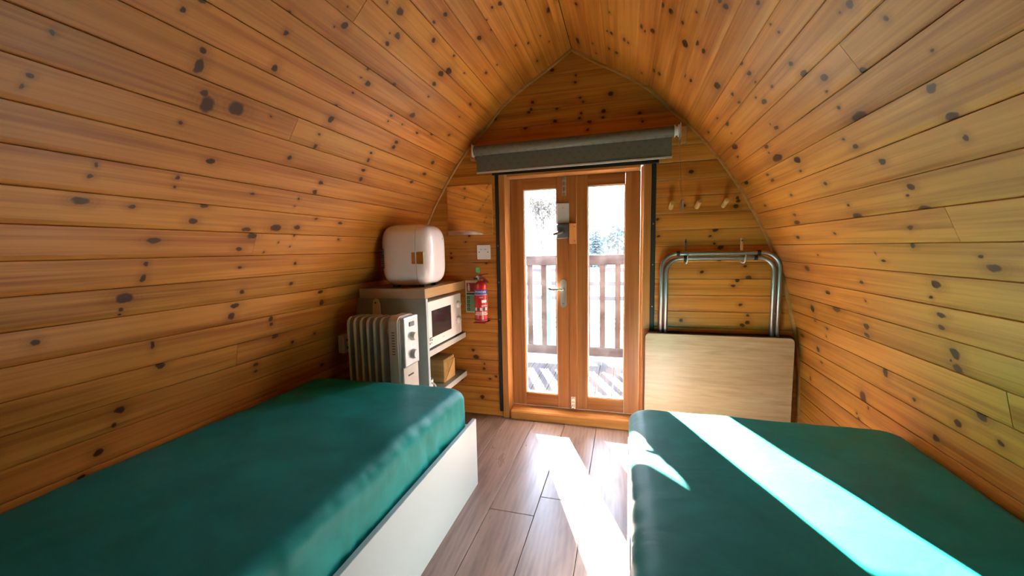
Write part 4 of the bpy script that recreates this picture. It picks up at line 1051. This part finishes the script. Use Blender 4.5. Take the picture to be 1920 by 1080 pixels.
# ------------------------------------------------------------------ outside: deck, balustrade, field, trees
deck = root('deck', (0, 2.42, -0.06), kind='structure', label='timber deck outside the door', cat=None)
dk = [-1.9+0.125*i for i in range(0, 27)]
me_b = None
for x in dk:
    bm = BM(); prism(bm, [(-0.0595, -0.028), (0.0595, -0.028), (0.0595, -0.002), (0.0575, 0.0), (0.045, 0), (0.042, -0.003), (0.035, -0.003), (0.032, 0), (0.006, 0), (0.003, -0.003), (-0.003, -0.003), (-0.006, 0), (-0.032, 0), (-0.035, -0.003), (-0.042, -0.003), (-0.045, 0), (-0.0575, 0.0), (-0.0595, -0.002)], 0.0, 1.42, 'xz')
    if me_b is None: o = obj('deck_board', bm, 'deck_wood', deck); me_b = o.data
    else: bm.free(); o = obj_me('deck_board', me_b, 'deck_wood', deck)
    o.location = (x, random.uniform(-0.004, 0.004), random.uniform(-0.001, 0.001))
pieces('joist', [(-1.95, 1.42, 0.05, 0.10, -0.13, -0.0285), (-1.95, 1.42, 0.68, 0.73, -0.13, -0.0285), (-1.95, 1.42, 1.34, 1.39, -0.13, -0.0285)], 'fence_wood_x', deck)
YF = 3.78
bal = root('balustrade', (-0.45, YF, -0.06), label='weathered timber balustrade along the edge of the deck', cat='balustrade')
obj('top_rail', boxes((-1.45, 1.85, -0.025, 0.025, 0.945, 1.04), bev=0.004), 'fence_wood_x', bal)
obj('bottom_rail', boxes((-1.45, 1.85, -0.022, 0.022, 0.070, 0.160), bev=0.004), 'fence_wood_x', bal)
bm = BM(); box(bm, -0.025, 0.025, -0.016, 0.016, 0.1605, 0.9445, bev=0.003); me_s = None
for k in range(-7, 17):
    x = -0.20+0.14*k
    if not -1.85 < x < 1.35: continue
    if me_s is None: o = obj('spindle', bm, 'fence_wood', bal); me_s = o.data
    else: o = obj_me('spindle', me_s, 'fence_wood', bal)
    o.location = (x+0.45, 0, 0)
for x in (-1.92, 1.42): obj('newel_post', boxes((x+0.45-0.045, x+0.45+0.045, -0.045, 0.045, -0.4, 1.10), bev=0.005), 'fence_wood', bal)

bm = BM(); bmesh.ops.create_grid(bm, x_segments=40, y_segments=40, size=60)
from mathutils import noise as mn
for v in bm.verts:
    v.co.y += 62.5
    v.co.z = -0.48 + (0.25*mn.noise(v.co*0.08) - 0.008*max(0, v.co.y-8) if v.co.y > 5 else 0)
gr = obj('ground', bm, 'grass', smooth=True); tag(gr, kind='structure')
def gz(x, y): return -0.48 + (0.25*mn.noise(Vector((x, y, 0))*0.08) - 0.008*max(0, y-8) if y > 5 else 0)
o = obj('gate_post', boxes((-0.045, 0.045, -0.045, 0.045, -0.05, 1.96), bev=0.006), 'post_blue'); o.location = (-1.14, 6.0, -0.48)
tag(o, 'blue grey timber post standing beyond the deck railing', 'post')
# field fence behind
fe = root('field_fence', (-1.0, 9.5, -0.5), label='post and rail fence across the field beyond the deck', cat='fence')
for k in range(-4, 5): obj('post', boxes((k*1.4-0.05, k*1.4+0.05, -0.05, 0.05, -0.2, 1.15)), 'fence_wood', fe)
for zz_ in (0.35, 0.70, 1.02): obj('rail', boxes((-5.8, 5.8, -0.072, -0.05, zz_-0.05, zz_+0.05)), 'fence_wood_x', fe)

def conifer(name, x, y, h, label, rng):
    z0 = gz(x, y)
    t = root(name, (x, y, z0), label=label, cat='tree', group='trees behind the field')
    bm = BM(); tube(bm, [(0, 0, -0.1), (0, 0, h*0.95)], [h*0.018, h*0.004], 8); obj('trunk', bm, 'bark', t)
    bm = BM()
    nl = int(14+h)
    for i in range(nl):
        f_ = i/nl; zc = h*(0.08+0.9*f_); rad = h*0.24*(1-f_)**0.8+0.05
        nb = 11
        for k in range(nb):
            a = 2*math.pi*(k+rng.random())/nb; rr = rad*rng.uniform(0.7, 1.1); dr = -rad*0.28
            c, s = math.cos(a), math.sin(a); wd = rr*0.24
            p0 = Vector((0, 0, zc+rr*0.12)); p1 = Vector((c*rr, s*rr, zc+dr)); m_ = p0.lerp(p1, 0.55); n_ = Vector((-s, c, 0))*wd
            v = [bm.verts.new(q) for q in (p0, m_+n_, p1, m_-n_)]; bm.faces.new(v)
            v2 = [bm.verts.new(q) for q in (p0, m_+Vector((0, 0, wd*0.6)), p1, m_-Vector((0, 0, wd*0.8)))]; bm.faces.new(v2)
    o = obj('foliage', bm, 'leaf_dark', t); o['kind'] = 'stuff'
def bare_tree(name, x, y, h, label, rng, leaves=True):
    z0 = gz(x, y)
    t = root(name, (x, y, z0), label=label, cat='tree', group='trees behind the field')
    bt = BM(); bl = BM()
    def grow(p, d, ln, rr, lev):
        q = p + d*ln; tube(bt, [p, p.lerp(q, 0.5)+Vector((rng.uniform(-1, 1), rng.uniform(-1, 1), 0))*ln*0.06, q], [rr, rr*0.8, rr*0.6], 5, caps=False)
        if lev == 0:
            if leaves:
                for k in range(5):
                    c = q + Vector((rng.gauss(0, 1), rng.gauss(0, 1), rng.gauss(0, 1)))*ln*0.5; s = ln*0.25
                    a, b_ = Vector((rng.uniform(-1, 1), rng.uniform(-1, 1), rng.uniform(-1, 1)))*s, Vector((rng.uniform(-1, 1), rng.uniform(-1, 1), rng.uniform(-1, 1)))*s
                    bl.faces.new([bl.verts.new(c+w_) for w_ in (a, b_, -a)])
            return
        for k in range(3 if lev < 4 else 4):
            nd = (d + Vector((rng.uniform(-1, 1), rng.uniform(-1, 1), rng.uniform(-0.25, 0.7)))*0.75).normalized()
            grow(q if k else p.lerp(q, 0.75), nd, ln*rng.uniform(0.6, 0.8), rr*0.6, lev-1)
    grow(Vector((0, 0, -0.1)), Vector((0, 0, 1)), h*0.32, h*0.022, 5)
    obj('branches', bt, 'bark', t)
    if leaves:
        o = obj('foliage', bl, 'leaf_pale', t); o['kind'] = 'stuff'
rng = random.Random(5)
bare_tree('bare_tree', -4.6, 22, 5.2, 'pale twiggy tree seen through the left door pane', rng)
bare_tree('bare_tree', -7.2, 25, 4.6, 'shorter pale twiggy tree left of the gate post', rng)
def round_tree(name, x, y, h, wd, label, rng, n=900):
    z0 = gz(x, y)
    t = root(name, (x, y, z0), label=label, cat='tree', group='trees behind the field')
    bm = BM(); tube(bm, [(0, 0, -0.1), (0.05, 0, h*0.4), (0, 0, h*0.8)], [h*0.03, h*0.022, h*0.008], 7); obj('trunk', bm, 'bark', t)
    bm = BM()
    blobs = [(Vector((rng.uniform(-0.6, 0.6)*wd, rng.uniform(-0.6, 0.6)*wd, h*rng.uniform(0.35, 0.82))), wd*rng.uniform(0.35, 0.6)) for _ in range(9)]
    for i in range(n):
        c, rr = blobs[i % 9]
        d = Vector((rng.gauss(0, 1), rng.gauss(0, 1), rng.gauss(0, 1))).normalized()*rr*rng.uniform(0.6, 1.05)
        p = c+d; s_l = h*0.022*rng.uniform(0.7, 1.5)
        a = Vector((rng.uniform(-1, 1), rng.uniform(-1, 1), rng.uniform(-1, 1)))*s_l; b_ = Vector((rng.uniform(-1, 1), rng.uniform(-1, 1), rng.uniform(-1, 1)))*s_l
        bm.faces.new([bm.verts.new(q) for q in (p-a-b_, p+a-b_, p+a+b_, p-a+b_)])
    o = obj('foliage', bm, 'leaf_dark', t); o['kind'] = 'stuff'
conifer('conifer', -2.15, 31, 4.0, 'dark conifer seen in the middle of the right door pane', rng)
round_tree('leafy_tree', -0.6, 34, 4.0, 1.7, 'broad blue green tree at the right of the right door pane', rng)
round_tree('leafy_tree', -3.3, 36, 3.9, 1.5, 'broad blue green tree at the left of the right door pane', rng)
